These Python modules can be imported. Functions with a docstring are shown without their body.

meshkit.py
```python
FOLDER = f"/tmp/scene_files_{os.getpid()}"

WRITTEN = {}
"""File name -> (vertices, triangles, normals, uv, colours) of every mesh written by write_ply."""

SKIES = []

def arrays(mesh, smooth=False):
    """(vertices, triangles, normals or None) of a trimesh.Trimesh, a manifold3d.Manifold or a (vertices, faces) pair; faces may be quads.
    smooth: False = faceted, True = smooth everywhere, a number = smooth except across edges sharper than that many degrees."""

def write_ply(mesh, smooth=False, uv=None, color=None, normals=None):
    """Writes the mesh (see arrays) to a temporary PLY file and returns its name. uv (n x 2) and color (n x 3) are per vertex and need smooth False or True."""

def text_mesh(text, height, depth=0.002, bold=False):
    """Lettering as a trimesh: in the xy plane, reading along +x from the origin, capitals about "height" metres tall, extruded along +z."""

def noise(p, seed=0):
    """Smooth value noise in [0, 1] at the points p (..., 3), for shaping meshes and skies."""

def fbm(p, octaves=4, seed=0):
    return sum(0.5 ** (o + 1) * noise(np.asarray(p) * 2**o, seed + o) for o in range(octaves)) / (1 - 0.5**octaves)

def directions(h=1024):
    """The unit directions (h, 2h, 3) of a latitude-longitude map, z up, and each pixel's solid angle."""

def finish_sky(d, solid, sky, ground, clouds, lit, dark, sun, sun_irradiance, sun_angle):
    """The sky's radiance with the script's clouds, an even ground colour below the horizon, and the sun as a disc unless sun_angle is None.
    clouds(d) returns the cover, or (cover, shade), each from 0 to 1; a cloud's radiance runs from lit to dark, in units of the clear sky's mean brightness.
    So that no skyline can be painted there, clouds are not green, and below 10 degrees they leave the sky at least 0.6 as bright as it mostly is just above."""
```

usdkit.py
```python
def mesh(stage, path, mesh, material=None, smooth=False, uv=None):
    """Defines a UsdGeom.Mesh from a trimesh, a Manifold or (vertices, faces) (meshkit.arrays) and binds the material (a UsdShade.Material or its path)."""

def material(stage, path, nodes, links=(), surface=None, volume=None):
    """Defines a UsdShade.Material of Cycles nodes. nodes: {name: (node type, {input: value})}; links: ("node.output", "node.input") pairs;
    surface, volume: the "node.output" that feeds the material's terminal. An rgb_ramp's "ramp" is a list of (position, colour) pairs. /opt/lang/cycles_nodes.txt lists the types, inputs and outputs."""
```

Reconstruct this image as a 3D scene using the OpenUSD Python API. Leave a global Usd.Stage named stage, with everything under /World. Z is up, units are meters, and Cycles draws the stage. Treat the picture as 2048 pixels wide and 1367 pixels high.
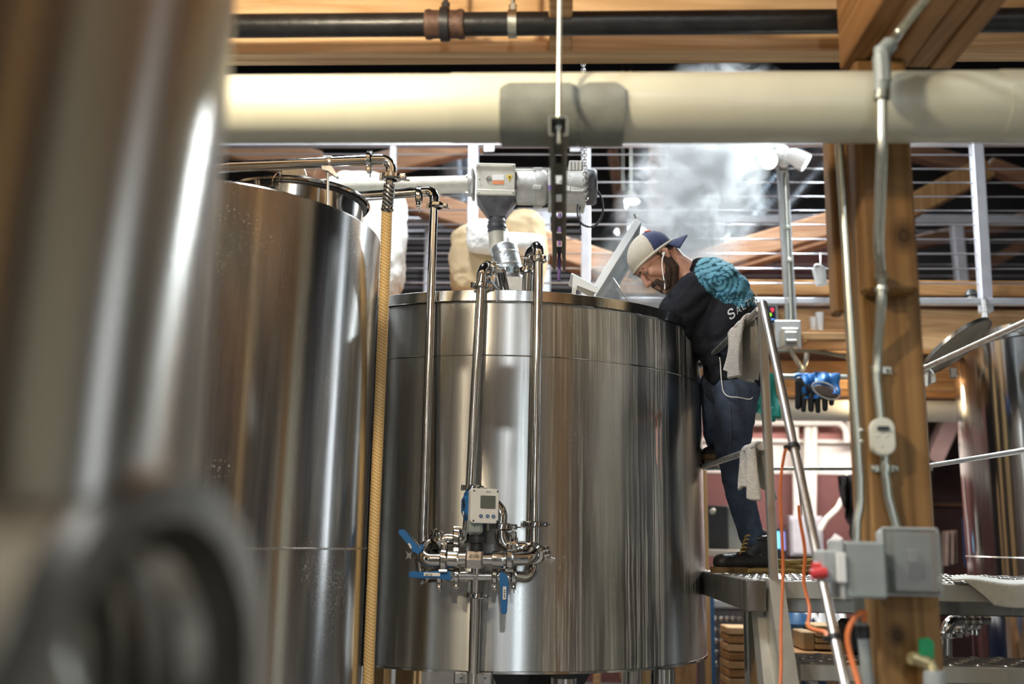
import math, random
import numpy as np, trimesh, usdkit, meshkit
import manifold3d as m3
from scipy.spatial import ConvexHull
from pxr import Usd, UsdGeom, UsdLux, UsdShade, Gf, Sdf, Vt
random.seed(7); RNG = np.random.default_rng(7)
stage = Usd.Stage.CreateInMemory()
UsdGeom.SetStageUpAxis(stage, 'Z'); UsdGeom.SetStageMetersPerUnit(stage, 1.0)
WORLD = UsdGeom.Xform.Define(stage, '/World'); UsdGeom.Scope.Define(stage, '/World/Looks')
A = np.array
V3 = lambda *a: np.array(a, float)

# ------------------------------------------------------------------ camera
W_, H_, F_ = 2048, 1367, 35 / 36 * 2048
PITCH, ROLL, EYE = .1963, .0189, V3(0, 0, 1.0)
FWD = V3(0, math.cos(PITCH), math.sin(PITCH)); _u0 = np.cross(V3(1, 0, 0), FWD)
RGT = math.cos(ROLL) * V3(1, 0, 0) + math.sin(ROLL) * _u0
UPV = -math.sin(ROLL) * V3(1, 0, 0) + math.cos(ROLL) * _u0
def ray(px, py): return FWD + RGT * (px - W_ / 2) / F_ - UPV * (py - H_ / 2) / F_
def P(px, py, Y):                       # the point of the photograph's pixel that lies Y metres down the hall
    d = ray(px, py); return EYE + d * (Y / d[1])
def Pz(px, py, z):                      # ... that lies at height z
    d = ray(px, py); return EYE + d * ((z - EYE[2]) / d[2])
HX, HY = (V3(math.cos(.052), -math.sin(.052), 0), V3(math.sin(.052), math.cos(.052), 0))   # the building's own axes
def PB(px, py, D):                      # ... that lies D metres into the building
    d = ray(px, py); return EYE + d * (D / (d @ HY))
def B(x, y, z): return HX * x + HY * y + V3(0, 0, z)
def Pcyl(px, py, c, R):                 # ... that lies on the near side of an upright cylinder
    d = ray(px, py); a = d[0]**2 + d[1]**2; e = EYE[:2] - A(c); b = e[0]*d[0] + e[1]*d[1]
    return EYE + d * ((-b - math.sqrt(max(b*b - a*(e@e - R*R), 0))) / a)
cam = UsdGeom.Camera.Define(stage, '/World/camera')
_m = Gf.Matrix4d(*RGT, 0, *UPV, 0, *(-FWD), 0, *EYE, 1)
cam.AddTransformOp().Set(_m)
cam.CreateFocalLengthAttr(35.0); cam.CreateHorizontalApertureAttr(36.0); cam.CreateVerticalApertureAttr(36.0 * H_ / W_)
cam.CreateFStopAttr(1.5); cam.CreateFocusDistanceAttr(3.45); cam.CreateClippingRangeAttr(Gf.Vec2f(.05, 500))
cam.CreateExposureAttr(0.0)

# ------------------------------------------------------------------ lights of the hall, out of view (most fixtures are built further down)
def light(kind, name, pos, color, intensity, rot=None, **kw):
    l = getattr(UsdLux, kind).Define(stage, '/World/' + name)
    x = UsdGeom.Xformable(l)
    x.AddTranslateOp().Set(Gf.Vec3d(*map(float, pos)))
    if rot is not None: x.AddRotateXYZOp().Set(Gf.Vec3f(*rot))
    l.CreateColorAttr(Gf.Vec3f(*color)); l.CreateIntensityAttr(intensity)
    for k, v in kw.items(): getattr(l, f'Create{k}Attr')(v)
    return l
FLOOD, STEAM = 2600.0, 8.0
dome = UsdLux.DomeLight.Define(stage, '/World/night_sky'); dome.CreateIntensityAttr(.03); dome.CreateColorAttr(Gf.Vec3f(.6, .75, 1))
# out-of-view lamps: warm ones up front, cool ones over the hall, one under the mezzanine
for k, (q, i) in enumerate((((-.62, 1.22, 2.30), 620.0), ((-1.75, -.7, 2.5), 190.0), ((2.3, -.3, 2.7), 50.0))):
    light('SphereLight', f'unseen_warm_light_{k}', q, (1, .84, .60), i, Radius=.06)  # unseen warm lamps for the beam, ivory pipe and bands on the tanks
for k, (x, y, z, i, r) in enumerate(((.16, -2.6, 3.6, 300.0, .16), (-2.6, .9, 4.2, 300.0, .25), (2.7, .4, 4.2, 45.0, .25))):
    light('DiskLight', f'unseen_aisle_light_{k}', (x, y, z), (.93, .97, 1.0), i, Radius=r)  # unseen cool lamps, placed for pale streaks on the steel
for k, (x, y) in enumerate([(-1.5, 9.0), (3.6, 9.2)]):
    light('DiskLight', f'unseen_roof_light_{k}', (x, y, 6.2), (.92, .97, 1.0), 130.0, Radius=.3)  # out of view under the roof, placed to light the braces
light('RectLight', 'unseen_under_deck_light', (2.2, 6.6, 2.05), (1.0, .88, .84), 70.0, Width=1.2, Height=.2)  # unseen source that lights the wall under the mezzanine
light('DiskLight', 'unseen_platform_light', (1.6, 4.6, 4.3), (.9, .97, 1.0), 60.0, Radius=.2)  # out of view, lights the platform and railing
light('DiskLight', 'unseen_auger_light', (-.6, 3.6, 4.4), (.95, .97, 1.0), 240.0, Radius=.2)  # out of view, placed to brighten the auger over the tun
# unseen windows behind the camera and at right, placed for streaks on the steel
light('RectLight', 'unseen_window_light_0', (1.85, -6.85, 2.2), (.84, .94, 1.0), 17.0, (90, 0, 0), Width=.42, Height=4.0)
light('RectLight', 'unseen_window_light_1', (7.85, 6.1, 2.4), (.86, .94, 1.0), 4.0, (0, 90, 0), Width=3.2, Height=.8)
light('DiskLight', 'unseen_steam_light', (.95, 5.9, 4.6), (.9, .97, 1.0), 330.0, Radius=.2)  # unseen lamp behind the steam, placed to whiten it
light('SphereLight', 'unseen_timber_light', (2.06, 5.66, 1.86), (1, .80, .50), 60.0, Radius=.045)  # unseen bulb behind the post, placed to warm the timbers and waste pipe


# ------------------------------------------------------------------ scene helpers
_names = {}
def numbered(parent, name):
    k = _names.get((parent, name), 0); _names[(parent, name)] = k + 1
    return f'{parent}/{name}' + (f'_{k:03d}' if k else '')
class Node:
    def __init__(s, path, org): s.path, s.org = path, org
    def part(s, name, mesh, mat, smooth=32, label=None, kind=None, color=None):
        p = numbered(s.path, name)
        v, f, n = meshkit.arrays(mesh, smooth); v = v - s.org
        g = UsdGeom.Mesh.Define(stage, p); F32 = lambda q: Vt.Vec3fArray.FromNumpy(np.ascontiguousarray(q, np.float32))
        g.CreatePointsAttr(F32(v)); g.CreateFaceVertexCountsAttr(Vt.IntArray.FromNumpy(np.full(len(f), 3, np.int32)))
        g.CreateFaceVertexIndicesAttr(Vt.IntArray.FromNumpy(np.ascontiguousarray(f, np.int32).ravel())); g.CreateSubdivisionSchemeAttr('none')
        if n is not None: g.CreateNormalsAttr(F32(n)); g.SetNormalsInterpolation('vertex')
        if color is not None: UsdGeom.PrimvarsAPI(g).CreatePrimvar('tint', Sdf.ValueTypeNames.Color3fArray, 'vertex').Set(F32(color))
        UsdShade.MaterialBindingAPI.Apply(g.GetPrim()).Bind(MATS[mat])
        if label: g.GetPrim().SetCustomDataByKey('label', label)
        if kind: g.GetPrim().SetCustomDataByKey('kind', kind)
        return Node(p, s.org)
def _tag(prim, label, cat, group, kind):
    for k, v in (('label', label), ('category', cat), ('group', group), ('kind', kind)):
        if v: prim.SetCustomDataByKey(k, v)
GROUPS = dict(plastic_cup='cups on the wooden shelf', rubber_glove='rubber gloves on the slim rail', bar_towel='towels on the platform rails', wall_conduit='conduits under the mezzanine', electrical_conduit='conduits on the timber post', high_bay_lamp='far round lamps under the roof', unseen_bay_lamp='unseen bay lamps over the hall', unseen_warm_lamp='unseen warm bulb lamps', board_stack='stacked boards under the platform', foil_duct='silver ducts under the roof')
class Thing(Node):
    def __init__(s, name, label, cat, org=(0, 0, 0), group=None, kind=None):
        s.org = A(org, float); s.path = numbered('/World', name); s.name = name
        x = UsdGeom.Xform.Define(stage, s.path); x.AddTranslateOp().Set(Gf.Vec3d(*map(float, s.org)))
        group = group or GROUPS.get(name)
        s.prim = x.GetPrim(); s.meta = (cat, group, kind); _tag(s.prim, label, cat, group, kind)
    def copy(s, label, to, rz=0, group=None, scale=None):
        p = numbered('/World', s.name); x = UsdGeom.Xform.Define(stage, p)
        x.GetPrim().GetReferences().AddInternalReference(s.path)
        x.ClearXformOpOrder()
        M = Gf.Matrix4d(1.0)
        if scale: M = M * Gf.Matrix4d().SetScale(Gf.Vec3d(*map(float, scale)))
        M = M * Gf.Matrix4d().SetRotate(Gf.Rotation(Gf.Vec3d(0, 0, 1), math.degrees(rz))) * Gf.Matrix4d().SetTranslate(Gf.Vec3d(*map(float, to)))
        x.AddTransformOp().Set(M)
        _tag(x.GetPrim(), label, s.meta[0], group or s.meta[1], s.meta[2]); x.GetPrim().SetInstanceable(True)
        return x
def single(name, label, cat, mesh, mat, org=None, smooth=32, group=None, kind=None, color=None):
    v = meshkit.arrays(mesh)[0]
    org = A([(v[:, 0].min() + v[:, 0].max()) / 2, (v[:, 1].min() + v[:, 1].max()) / 2, v[:, 2].min()]) if org is None else A(org, float)
    nd = Node('/World', org).part(name, mesh, mat, smooth, color=color)
    g = UsdGeom.Mesh.Get(stage, nd.path); g.AddTranslateOp().Set(Gf.Vec3d(*map(float, org)))
    _tag(g.GetPrim(), label, cat, group, kind); nd.prim = g.GetPrim(); nd.mesh = g
    return nd
def structure(name, mesh, mat, smooth=False, label=None):
    return single(name, label or name.replace('_', ' '), None, mesh, mat, smooth=smooth, kind='structure')

# ------------------------------------------------------------------ shapes
def TM(v, f): return trimesh.Trimesh(np.asarray(v, float), np.asarray(f), process=False)
def cat(*ms):
    ms = [m for m in (ms[0] if len(ms) == 1 and isinstance(ms[0], (list, tuple)) else ms)]
    return ms[0] if len(ms) == 1 else trimesh.util.concatenate(ms)
def unit(a): a = np.asarray(a, float); return a / (np.linalg.norm(a) + 1e-12)
def frame(axis, up=(0, 0, 1)):
    z = unit(axis); u = A(up, float)
    if abs(z @ unit(u)) > .98: u = V3(0, 1, 0) if abs(z[1]) < .9 else V3(1, 0, 0)
    x = unit(np.cross(u, z)); return x, np.cross(z, x), z           # side, up-ish, axis
def hull(pts):
    pts = np.asarray(pts, float); h = ConvexHull(pts)
    m = trimesh.Trimesh(pts, h.simplices, process=True); trimesh.repair.fix_normals(m); m.fix_normals(); return m
def rbox(c, size, R=None, b=.004):                                   # chamfered box; R columns = its axes
    h = A(size, float) / 2; b = min(b, .45 * h.min() * 2); pts = []
    for sx in (-1, 1):
        for sy in (-1, 1):
            for sz in (-1, 1):
                s = A([sx, sy, sz])
                for k in range(3):
                    q = h - b; q = q.copy(); q[k] = h[k]; pts.append(s * q)
    pts = A(pts)
    if R is not None: pts = pts @ A(R).T
    m = hull(pts); m.apply_translation(A(c, float)); return m
def beam(a, b, w, h, up=(0, 0, 1), bev=.004):                        # bar from a to b, w wide and h high
    a, b = A(a, float), A(b, float); x, y, z = frame(b - a, up)
    return rbox((a + b) / 2, (w, h, np.linalg.norm(b - a)), np.stack([x, y, z], 1), bev)
def sweep(pts, r, n=14, caps=True, close=False, flat=1.0, up=None):
    p = np.asarray(pts, float); r = np.broadcast_to(np.asarray(r, float), (len(p),))
    t = np.roll(p, -1, 0) - np.roll(p, 1, 0) if close else np.gradient(p, axis=0)
    t /= np.linalg.norm(t, axis=1, keepdims=True) + 1e-12
    a = np.zeros_like(p); x = frame(t[0], up if up is not None else (0, 0, 1))[0]
    for i in range(len(p)):
        x = x - (x @ t[i]) * t[i]; x = unit(x); a[i] = x
    b = np.cross(t, a); g = np.arange(n) * 2 * np.pi / n
    v = (p[:, None] + r[:, None, None] * (np.cos(g)[None, :, None] * a[:, None] + flat * np.sin(g)[None, :, None] * b[:, None])).reshape(-1, 3)
    k = len(p); I, J = np.meshgrid(np.arange(k if close else k - 1), np.arange(n), indexing='ij')
    I2 = (I + 1) % k; J2 = (J + 1) % n
    q = np.stack([I * n + J, I * n + J2, I2 * n + J2, I2 * n + J], -1).reshape(-1, 4)
    f = np.vstack([q[:, [0, 1, 2]], q[:, [0, 2, 3]]])
    if caps and not close:
        v = np.vstack([v, p[0], p[-1]]); c0, c1 = len(v) - 2, len(v) - 1; j = np.arange(n); j2 = (j + 1) % n
        f = np.vstack([f, np.stack([np.full(n, c0), j2, j], 1), np.stack([np.full(n, c1), (k - 1) * n + j, (k - 1) * n + j2], 1)])
    return TM(v, f)
def bend(pts, rad, step=8):                                          # rounds the corners of a polyline
    pts = [A(p, float) for p in pts]; out = [pts[0]]
    for i in range(1, len(pts) - 1):
        a, b, c = pts[i - 1], pts[i], pts[i + 1]; u, w = unit(a - b), unit(c - b)
        ang = math.acos(max(-1, min(1, u @ w)))
        rr = rad[i - 1] if np.ndim(rad) else rad
        if ang > math.pi - .03 or rr <= 0: out.append(b); continue
        d = min(rr / math.tan(ang / 2), .499 * np.linalg.norm(a - b), .499 * np.linalg.norm(c - b)); rr = d * math.tan(ang / 2)
        cen = b + unit(u + w) * (rr / math.sin(ang / 2)); s, e = b + u * d - cen, b + w * d - cen
        th = math.pi - ang
        for k in range(step + 1):
            tt = k / step; out.append(cen + (math.sin((1 - tt) * th) * s + math.sin(tt * th) * e) / math.sin(th))
    out.append(pts[-1]); return A(out)
def spline(pts, n=40):
    from scipy.interpolate import CubicSpline
    p = np.asarray(pts, float); d = np.r_[0, np.cumsum(np.linalg.norm(np.diff(p, axis=0), axis=1))]
    return CubicSpline(d, p)(np.linspace(0, d[-1], n))
def pipe(pts, r, rad=0, n=16, step=8): return sweep(bend(pts, rad, step) if rad is not 0 else pts, r, n)
def cyl(a, b, r, n=20, r2=None): return sweep([A(a, float), A(b, float)], [r, r if r2 is None else r2], n)
def lathe(prof, c, axis=(0, 0, 1), n=32, arc=None, up=(0, 0, 1), close=False):     # prof: (radius, along) pairs
    x, y, z = frame(axis, up); pr = np.asarray(prof, float); a0, a1 = arc or (0, 2 * math.pi)
    full = arc is None; g = np.linspace(a0, a1, n + 1)[:n if full else n + 1]
    v = A(c, float) + pr[:, None, :1] * (np.cos(g)[None, :, None] * x + np.sin(g)[None, :, None] * y) + pr[:, None, 1:] * z
    k, m = v.shape[:2]; I, J = np.meshgrid(np.arange(k if close else k - 1), np.arange(m if full else m - 1), indexing='ij')
    I2, J2 = (I + 1) % k, (J + 1) % m
    q = np.stack([I * m + J, I * m + J2, I2 * m + J2, I2 * m + J], -1).reshape(-1, 4)
    f = np.vstack([q[:, [0, 1, 2]], q[:, [0, 2, 3]]])
    keep = np.ones(len(f), bool); v = v.reshape(-1, 3)
    ff = v[f]; keep = np.linalg.norm(np.cross(ff[:, 1] - ff[:, 0], ff[:, 2] - ff[:, 0]), axis=1) > 1e-14
    return TM(v, f[keep])
def ball(c, r, sub=2, scale=None, R=None):
    m = trimesh.creation.icosphere(sub, 1.0); v = m.vertices * (A(scale) if scale is not None else 1) * r
    if R is not None: v = v @ A(R).T
    return TM(v + A(c, float), m.faces)
def prism(poly, o, ex, ey, depth, bev=0):                            # polygon in the plane (o, ex, ey), thickened along ex x ey, centred
    from shapely.geometry import Polygon
    pg = poly if hasattr(poly, 'exterior') else Polygon(poly)
    m = trimesh.creation.extrude_polygon(pg, depth, engine='earcut'); ex, ey = A(ex, float), A(ey, float); ez = unit(np.cross(ex, ey))
    v = A(o, float) + m.vertices[:, :1] * ex + m.vertices[:, 1:2] * ey + (m.vertices[:, 2:] - depth / 2) * ez
    return TM(v, m.faces)
def patch(corners, nu, nv, bulge=None, thick=.004):                  # bilinear sheet with thickness; bulge(u, v) -> offset vectors
    a, b, c, d = [A(q, float) for q in corners]; U, Vv = np.meshgrid(np.linspace(0, 1, nu), np.linspace(0, 1, nv), indexing='ij')
    p = (1-U)[..., None]*(1-Vv)[..., None]*a + U[..., None]*(1-Vv)[..., None]*b + U[..., None]*Vv[..., None]*c + (1-U)[..., None]*Vv[..., None]*d
    if bulge is not None: p = p + bulge(U, Vv)
    return thicken(p, thick)
def thicken(p, thick):                                               # closed sheet from a grid of points
    nu, nv = p.shape[:2]; gu, gv = np.gradient(p, axis=0), np.gradient(p, axis=1)
    nn = np.cross(gu, gv); nn /= np.linalg.norm(nn, axis=2, keepdims=True) + 1e-12
    v = np.vstack([(p + nn * thick / 2).reshape(-1, 3), (p - nn * thick / 2).reshape(-1, 3)]); N = nu * nv
    I, J = np.meshgrid(np.arange(nu - 1), np.arange(nv - 1), indexing='ij')
    q = np.stack([I * nv + J, (I + 1) * nv + J, (I + 1) * nv + J + 1, I * nv + J + 1], -1).reshape(-1, 4)
    F = [q, q[:, ::-1] + N]
    b = np.r_[np.arange(nv), nv * np.arange(1, nu) + nv - 1, (nu - 1) * nv + np.arange(nv - 2, -1, -1), nv * np.arange(nu - 2, -1, -1)]
    b2 = np.roll(b, -1); keep = b != b2; b, b2 = b[keep], b2[keep]
    F.append(np.stack([b, b2, b2 + N, b + N], 1)); F = np.vstack(F)
    m = TM(v, np.vstack([F[:, [0, 1, 2]], F[:, [0, 2, 3]]])); return m
def organic(bones, res=.02, smooth=8, extra=None, cut=None):         # one continuous surface around (a, b, ra, rb) bones
    S = lambda c, r: m3.Manifold.sphere(r, 20).translate(list(map(float, c)))
    ms = []
    for a, b, ra, rb in bones: ms.append(m3.Manifold.batch_hull([S(a, ra), S(b, rb)]))
    for e in extra or []: ms.append(m3.Manifold.batch_hull([S(c, r) for c, r in e]))
    m = m3.Manifold.batch_boolean(ms, m3.OpType.Add)
    m = m.refine_to_length(res); q = m.to_mesh(); t = trimesh.Trimesh(q.vert_properties[:, :3], q.tri_verts, process=True)
    trimesh.smoothing.filter_taubin(t, lamb=.5, nu=.52, iterations=smooth); return t
def over(t, a, b, r, mat='towel', name='fold', th=.008, lap=.0):      # the fold of a cloth that lies over a rail from a to b
    gx, gt = np.meshgrid(np.linspace(0, 1, 12), np.linspace(-lap, math.pi + lap, 14), indexing='ij')
    p = (a + (b - a) * gx[..., None]) + r * (np.cos(gt)[..., None] * unit(np.cross(b - a, V3(0, 0, 1))) + np.sin(gt)[..., None] * V3(0, 0, 1))
    t.part(name, thicken(p + .002 * np.sin(gx * 16)[..., None] * V3(0, 0, 1), th), mat, True)

# ------------------------------------------------------------------ materials
MATS = {}
class G:
    def __init__(s, name): s.name, s.N, s.L, s.k = name, {}, [], 0
    def __call__(s, kind, **kw):
        s.k += 1; nm = f'n{s.k}'; vals = {}
        for k, v in kw.items():
            if isinstance(v, tuple) and len(v) == 2 and isinstance(v[0], str) and v[0] in s.N: s.L.append((f'{v[0]}.{v[1]}', f'{nm}.{k}'))
            else: vals[k] = v
        s.N[nm] = (kind, vals); return nm
    def done(s, surf=None, vol=None):
        MATS[s.name] = usdkit.material(stage, '/World/Looks/' + s.name, s.N, s.L, surface=surf, volume=vol)
def pos(g, scale, obj=False):
    p = g('geometry'); return g('mapping', vector=(p, 'position'), scale=scale)
def noise(g, scale, detail=3, rough=.55, dist=0, m=1.0):
    return g('noise_texture', vector=(pos(g, scale), 'vector'), scale=m, detail=detail, roughness=rough, distortion=dist)
def ramp(g, fac, stops): return g('rgb_ramp', fac=fac, ramp=stops)
def plain(name, col, rough=.5, metal=0, var=.12, vs=9, bump=0, bs=60, spec=.5, **kw):
    g = G(name); n = noise(g, (vs,)*3, 4); c = A(col, float)
    r = ramp(g, (n, 'fac'), [(.3, tuple(c * (1 - var))), (.7, tuple(np.minimum(c * (1 + var), 1)))])
    args = dict(base_color=(r, 'color'), roughness=rough, metallic=metal, specular_ior_level=spec, **kw)
    if bump:
        b = noise(g, (bs,)*3, 3); bb = g('bump', height=(b, 'fac'), strength=bump, distance=.01); args['normal'] = (bb, 'normal')
    p = g('principled_bsdf', **args); g.done(p + '.BSDF')
def glow(name, col, strength):
    g = G(name); e = g('emission', color=col, strength=strength); g.done(e + '.emission')
def steel(name, base=(.62, .61, .59), r0=.18, r1=.34, aniso=.8, stain=.15, spots=0, residue=0, brushed=True):
    g = G(name)
    n1 = noise(g, (26, 26, .7), 5, .6); n2 = noise(g, (7, 7, .35), 4, .6); n3 = noise(g, (3, 3, 2.2), 4)
    rr = g('map_range', value=(n1, 'fac'), from_min=.3, from_max=.7, to_min=r0, to_max=r1, clamp=True)
    b = A(base)
    c1 = ramp(g, (n2, 'fac'), [(.32, tuple(b * (1 - stain))), (.62, tuple(b))])
    c2 = ramp(g, (n3, 'fac'), [(.3, (.9, .88, .84)), (.7, (1, 1, 1))])
    col = g('mix', mix_type='multiply', fac=.7, color1=(c1, 'color'), color2=(c2, 'color'))
    args = dict(base_color=(col, 'color'), metallic=1.0, roughness=(rr, 'result'))
    if brushed:
        t = g('combine_xyz', x=0.0, y=0.0, z=1.0); args.update(tangent=(t, 'vector'), anisotropic=aniso)
    p = g('principled_bsdf', **args); out = p + '.BSDF'
    if spots:                                                            # dried water spots
        s = noise(g, (170, 170, 150), 2, .5); m = noise(g, (4, 4, 3), 3)
        a = g('math', math_type='multiply', value1=(s, 'fac'), value2=(m, 'fac'))
        k = ramp(g, (a, 'value'), [(.37, (0,)*3), (.43, (spots,)*3)])
        d = g('principled_bsdf', base_color=(.75, .75, .74), roughness=.6, metallic=.6)
        x = g('mix_closure', fac=(k, 'color'), closure1=(p, 'BSDF'), closure2=(d, 'BSDF')); p = x; out = x + '.closure'
    if residue:                                                          # mineral runs that trickled down the shell
        w = noise(g, (1.5, 1.5, 2.5), 3); ps = g('geometry')
        wv = g('vector_math', math_type='multiply_add', vector1=(w, 'color'), vector2=(.012, .012, 0), vector3=(ps, 'position'))
        sx = g('separate_xyz', vector=(ps, 'position')); side = g('map_range', value=(sx, 'x'), from_min=-.10, from_max=.22, to_min=.12, to_max=1, clamp=True)
        def runs(sc, zs, lo, hi):
            mp = g('mapping', vector=(wv, 'vector'), scale=(sc, sc, zs)); q = g('noise_texture', vector=(mp, 'vector'), scale=1.0, detail=4, roughness=.7)
            return g('map_range', value=(q, 'fac'), from_min=lo, from_max=hi, to_min=0., to_max=1., clamp=True)
        r1, r2 = runs(48, .55, .50, .68), runs(140, 1.3, .48, .66); cl = runs(7, .3, .42, .62)
        a1 = g('math', math_type='add', value1=(r1, 'result'), value2=(r2, 'result')); a2 = g('math', math_type='multiply', value1=(a1, 'value'), value2=(cl, 'result')); a3 = g('math', math_type='multiply', value1=(a2, 'value'), value2=(side, 'result'))
        k3 = g('math', math_type='multiply', value1=(a3, 'value'), value2=residue, use_clamp=True)
        d = g('principled_bsdf', base_color=(.74, .73, .69), roughness=.6, specular_ior_level=.2)
        x = g('mix_closure', fac=(k3, 'value'), closure1=(p, out.split('.')[1]), closure2=(d, 'BSDF')); out = x + '.closure'
    g.done(out)
def wood(name, axis, dark, light, rough=.6, fine=70, knots=(), contrast=1.0, seed=0.0):
    g = G(name); sc = [fine, fine, fine]; sc2 = [9.0] * 3; sc[axis] = fine * .025; sc2[axis] = .22
    p = g('geometry'); off = g('vector_math', math_type='add', vector1=(p, 'position'), vector2=(seed, seed * .7, seed * 1.3)); vec = (off, 'vector')
    d_, l_ = A(dark), A(light); mid = (d_ + l_) / 2
    kmask = None
    for kc, kr in knots:
        sub = g('vector_math', math_type='subtract', vector1=(p, 'position'), vector2=kc); sq = [1.0, 1.0, 1.0]; sq[axis] = .75
        ml = g('vector_math', math_type='multiply', vector1=(sub, 'vector'), vector2=tuple(sq)); ln = g('vector_math', math_type='length', vector1=(ml, 'vector'))
        m = g('map_range', value=(ln, 'value'), from_min=0., from_max=kr, to_min=1., to_max=0., clamp=True)
        kmask = m if kmask is None else g('math', math_type='maximum', value1=(kmask, 'result' if g.N[kmask][0] == 'map_range' else 'value'), value2=(m, 'result'))
    m1 = g('mapping', vector=vec, scale=tuple(sc2)); w = g('noise_texture', vector=(m1, 'vector'), scale=1.0, detail=2, distortion=.8)
    m2 = g('mapping', vector=vec, scale=tuple(sc)); n = g('noise_texture', vector=(m2, 'vector'), scale=1.0, detail=5, roughness=.65)
    rg = g('math', math_type='multiply', value1=(w, 'fac'), value2=13.0); fr = g('math', math_type='pingpong', value1=(rg, 'value'), value2=1.0)
    a = g('mix_float', fac=.55, a=(fr, 'value'), b=(n, 'fac'))
    lo, hi = .5 - .32 * contrast, .5 + .3 * contrast
    c = ramp(g, (a, 'result'), [(.12, tuple(d_ * .8 + mid * .2)), (.45, tuple(mid)), (.8, tuple(l_))])
    blot = g('noise_texture', vector=vec, scale=2.3, detail=3); bl = ramp(g, (blot, 'fac'), [(.3, (.78, .74, .7)), (.65, (1, 1, 1))])
    c2 = g('mix', mix_type='multiply', fac=.8, color1=(c, 'color'), color2=(bl, 'color')); col = (c2, 'color')
    if kmask is not None:
        out = 'result' if g.N[kmask][0] == 'map_range' else 'value'
        kr2 = g('math', math_type='sine', value1=(g('math', math_type='multiply', value1=(kmask, out), value2=26.0), 'value'))
        kk = g('map_range', value=(kmask, out), from_min=.15, from_max=.75, to_min=0., to_max=1., clamp=True)
        kc = ramp(g, (kr2, 'value'), [(0., tuple(d_ * .5)), (1., tuple(d_ * .28))])
        c3 = g('mix', mix_type='mix', fac=(kk, 'result'), color1=col, color2=(kc, 'color')); col = (c3, 'color')
    b = g('bump', height=(n, 'fac'), strength=.25, distance=.004)
    q = g('principled_bsdf', base_color=col, roughness=rough, normal=(b, 'normal'), specular_ior_level=.3); g.done(q + '.BSDF')
def pane_mix(name, tint, f=.12, rough=.08):
    g = G(name); t = g('transparent_bsdf', color=tint); s = g('glossy_bsdf', color=(.9,)*3, roughness=rough); d = g('diffuse_bsdf', color=(.75,)*3)
    x = g('mix_closure', fac=f, closure1=(t, 'BSDF'), closure2=(s, 'BSDF')); y = g('mix_closure', fac=.12, closure1=(x, 'closure'), closure2=(d, 'BSDF')); g.done(y + '.closure')

steel('mash_steel', (.61, .615, .61), .27, .37, .97, .16, spots=.35, residue=.85)
steel('kettle_steel', (.61, .61, .61), .20, .30, .97, .18, spots=.5)
steel('fermenter_steel', (.46, .44, .41), .25, .34, .97, .1)
steel('bright_steel', (.64, .635, .62), .10, .2, .5, .1)
steel('polished', (.66, .655, .64), .05, .16, 0, .12, brushed=False)
steel('satin', (.60, .59, .57), .24, .4, 0, .15, brushed=False)
steel('dark_steel', (.36, .35, .33), .3, .5, 0, .3, brushed=False)
steel('step_steel', (.46, .45, .42), .34, .52, 0, .25, brushed=False)
steel('flange_steel', (.64, .63, .58), .5, .65, 0, .2, brushed=False)
steel('galvanized', (.58, .60, .61), .38, .6, 0, .2, brushed=False)
steel('zinc', (.62, .64, .58), .28, .42, 0, .12, brushed=False)
plain('rail_paint', (.62, .63, .68), .42, .5, .08, 14)
plain('cable_steel', (.42, .42, .45), .35, .7, .05)
wood('wood_x', 0, (.30, .135, .045), (.60, .33, .14), seed=1.0)
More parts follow.
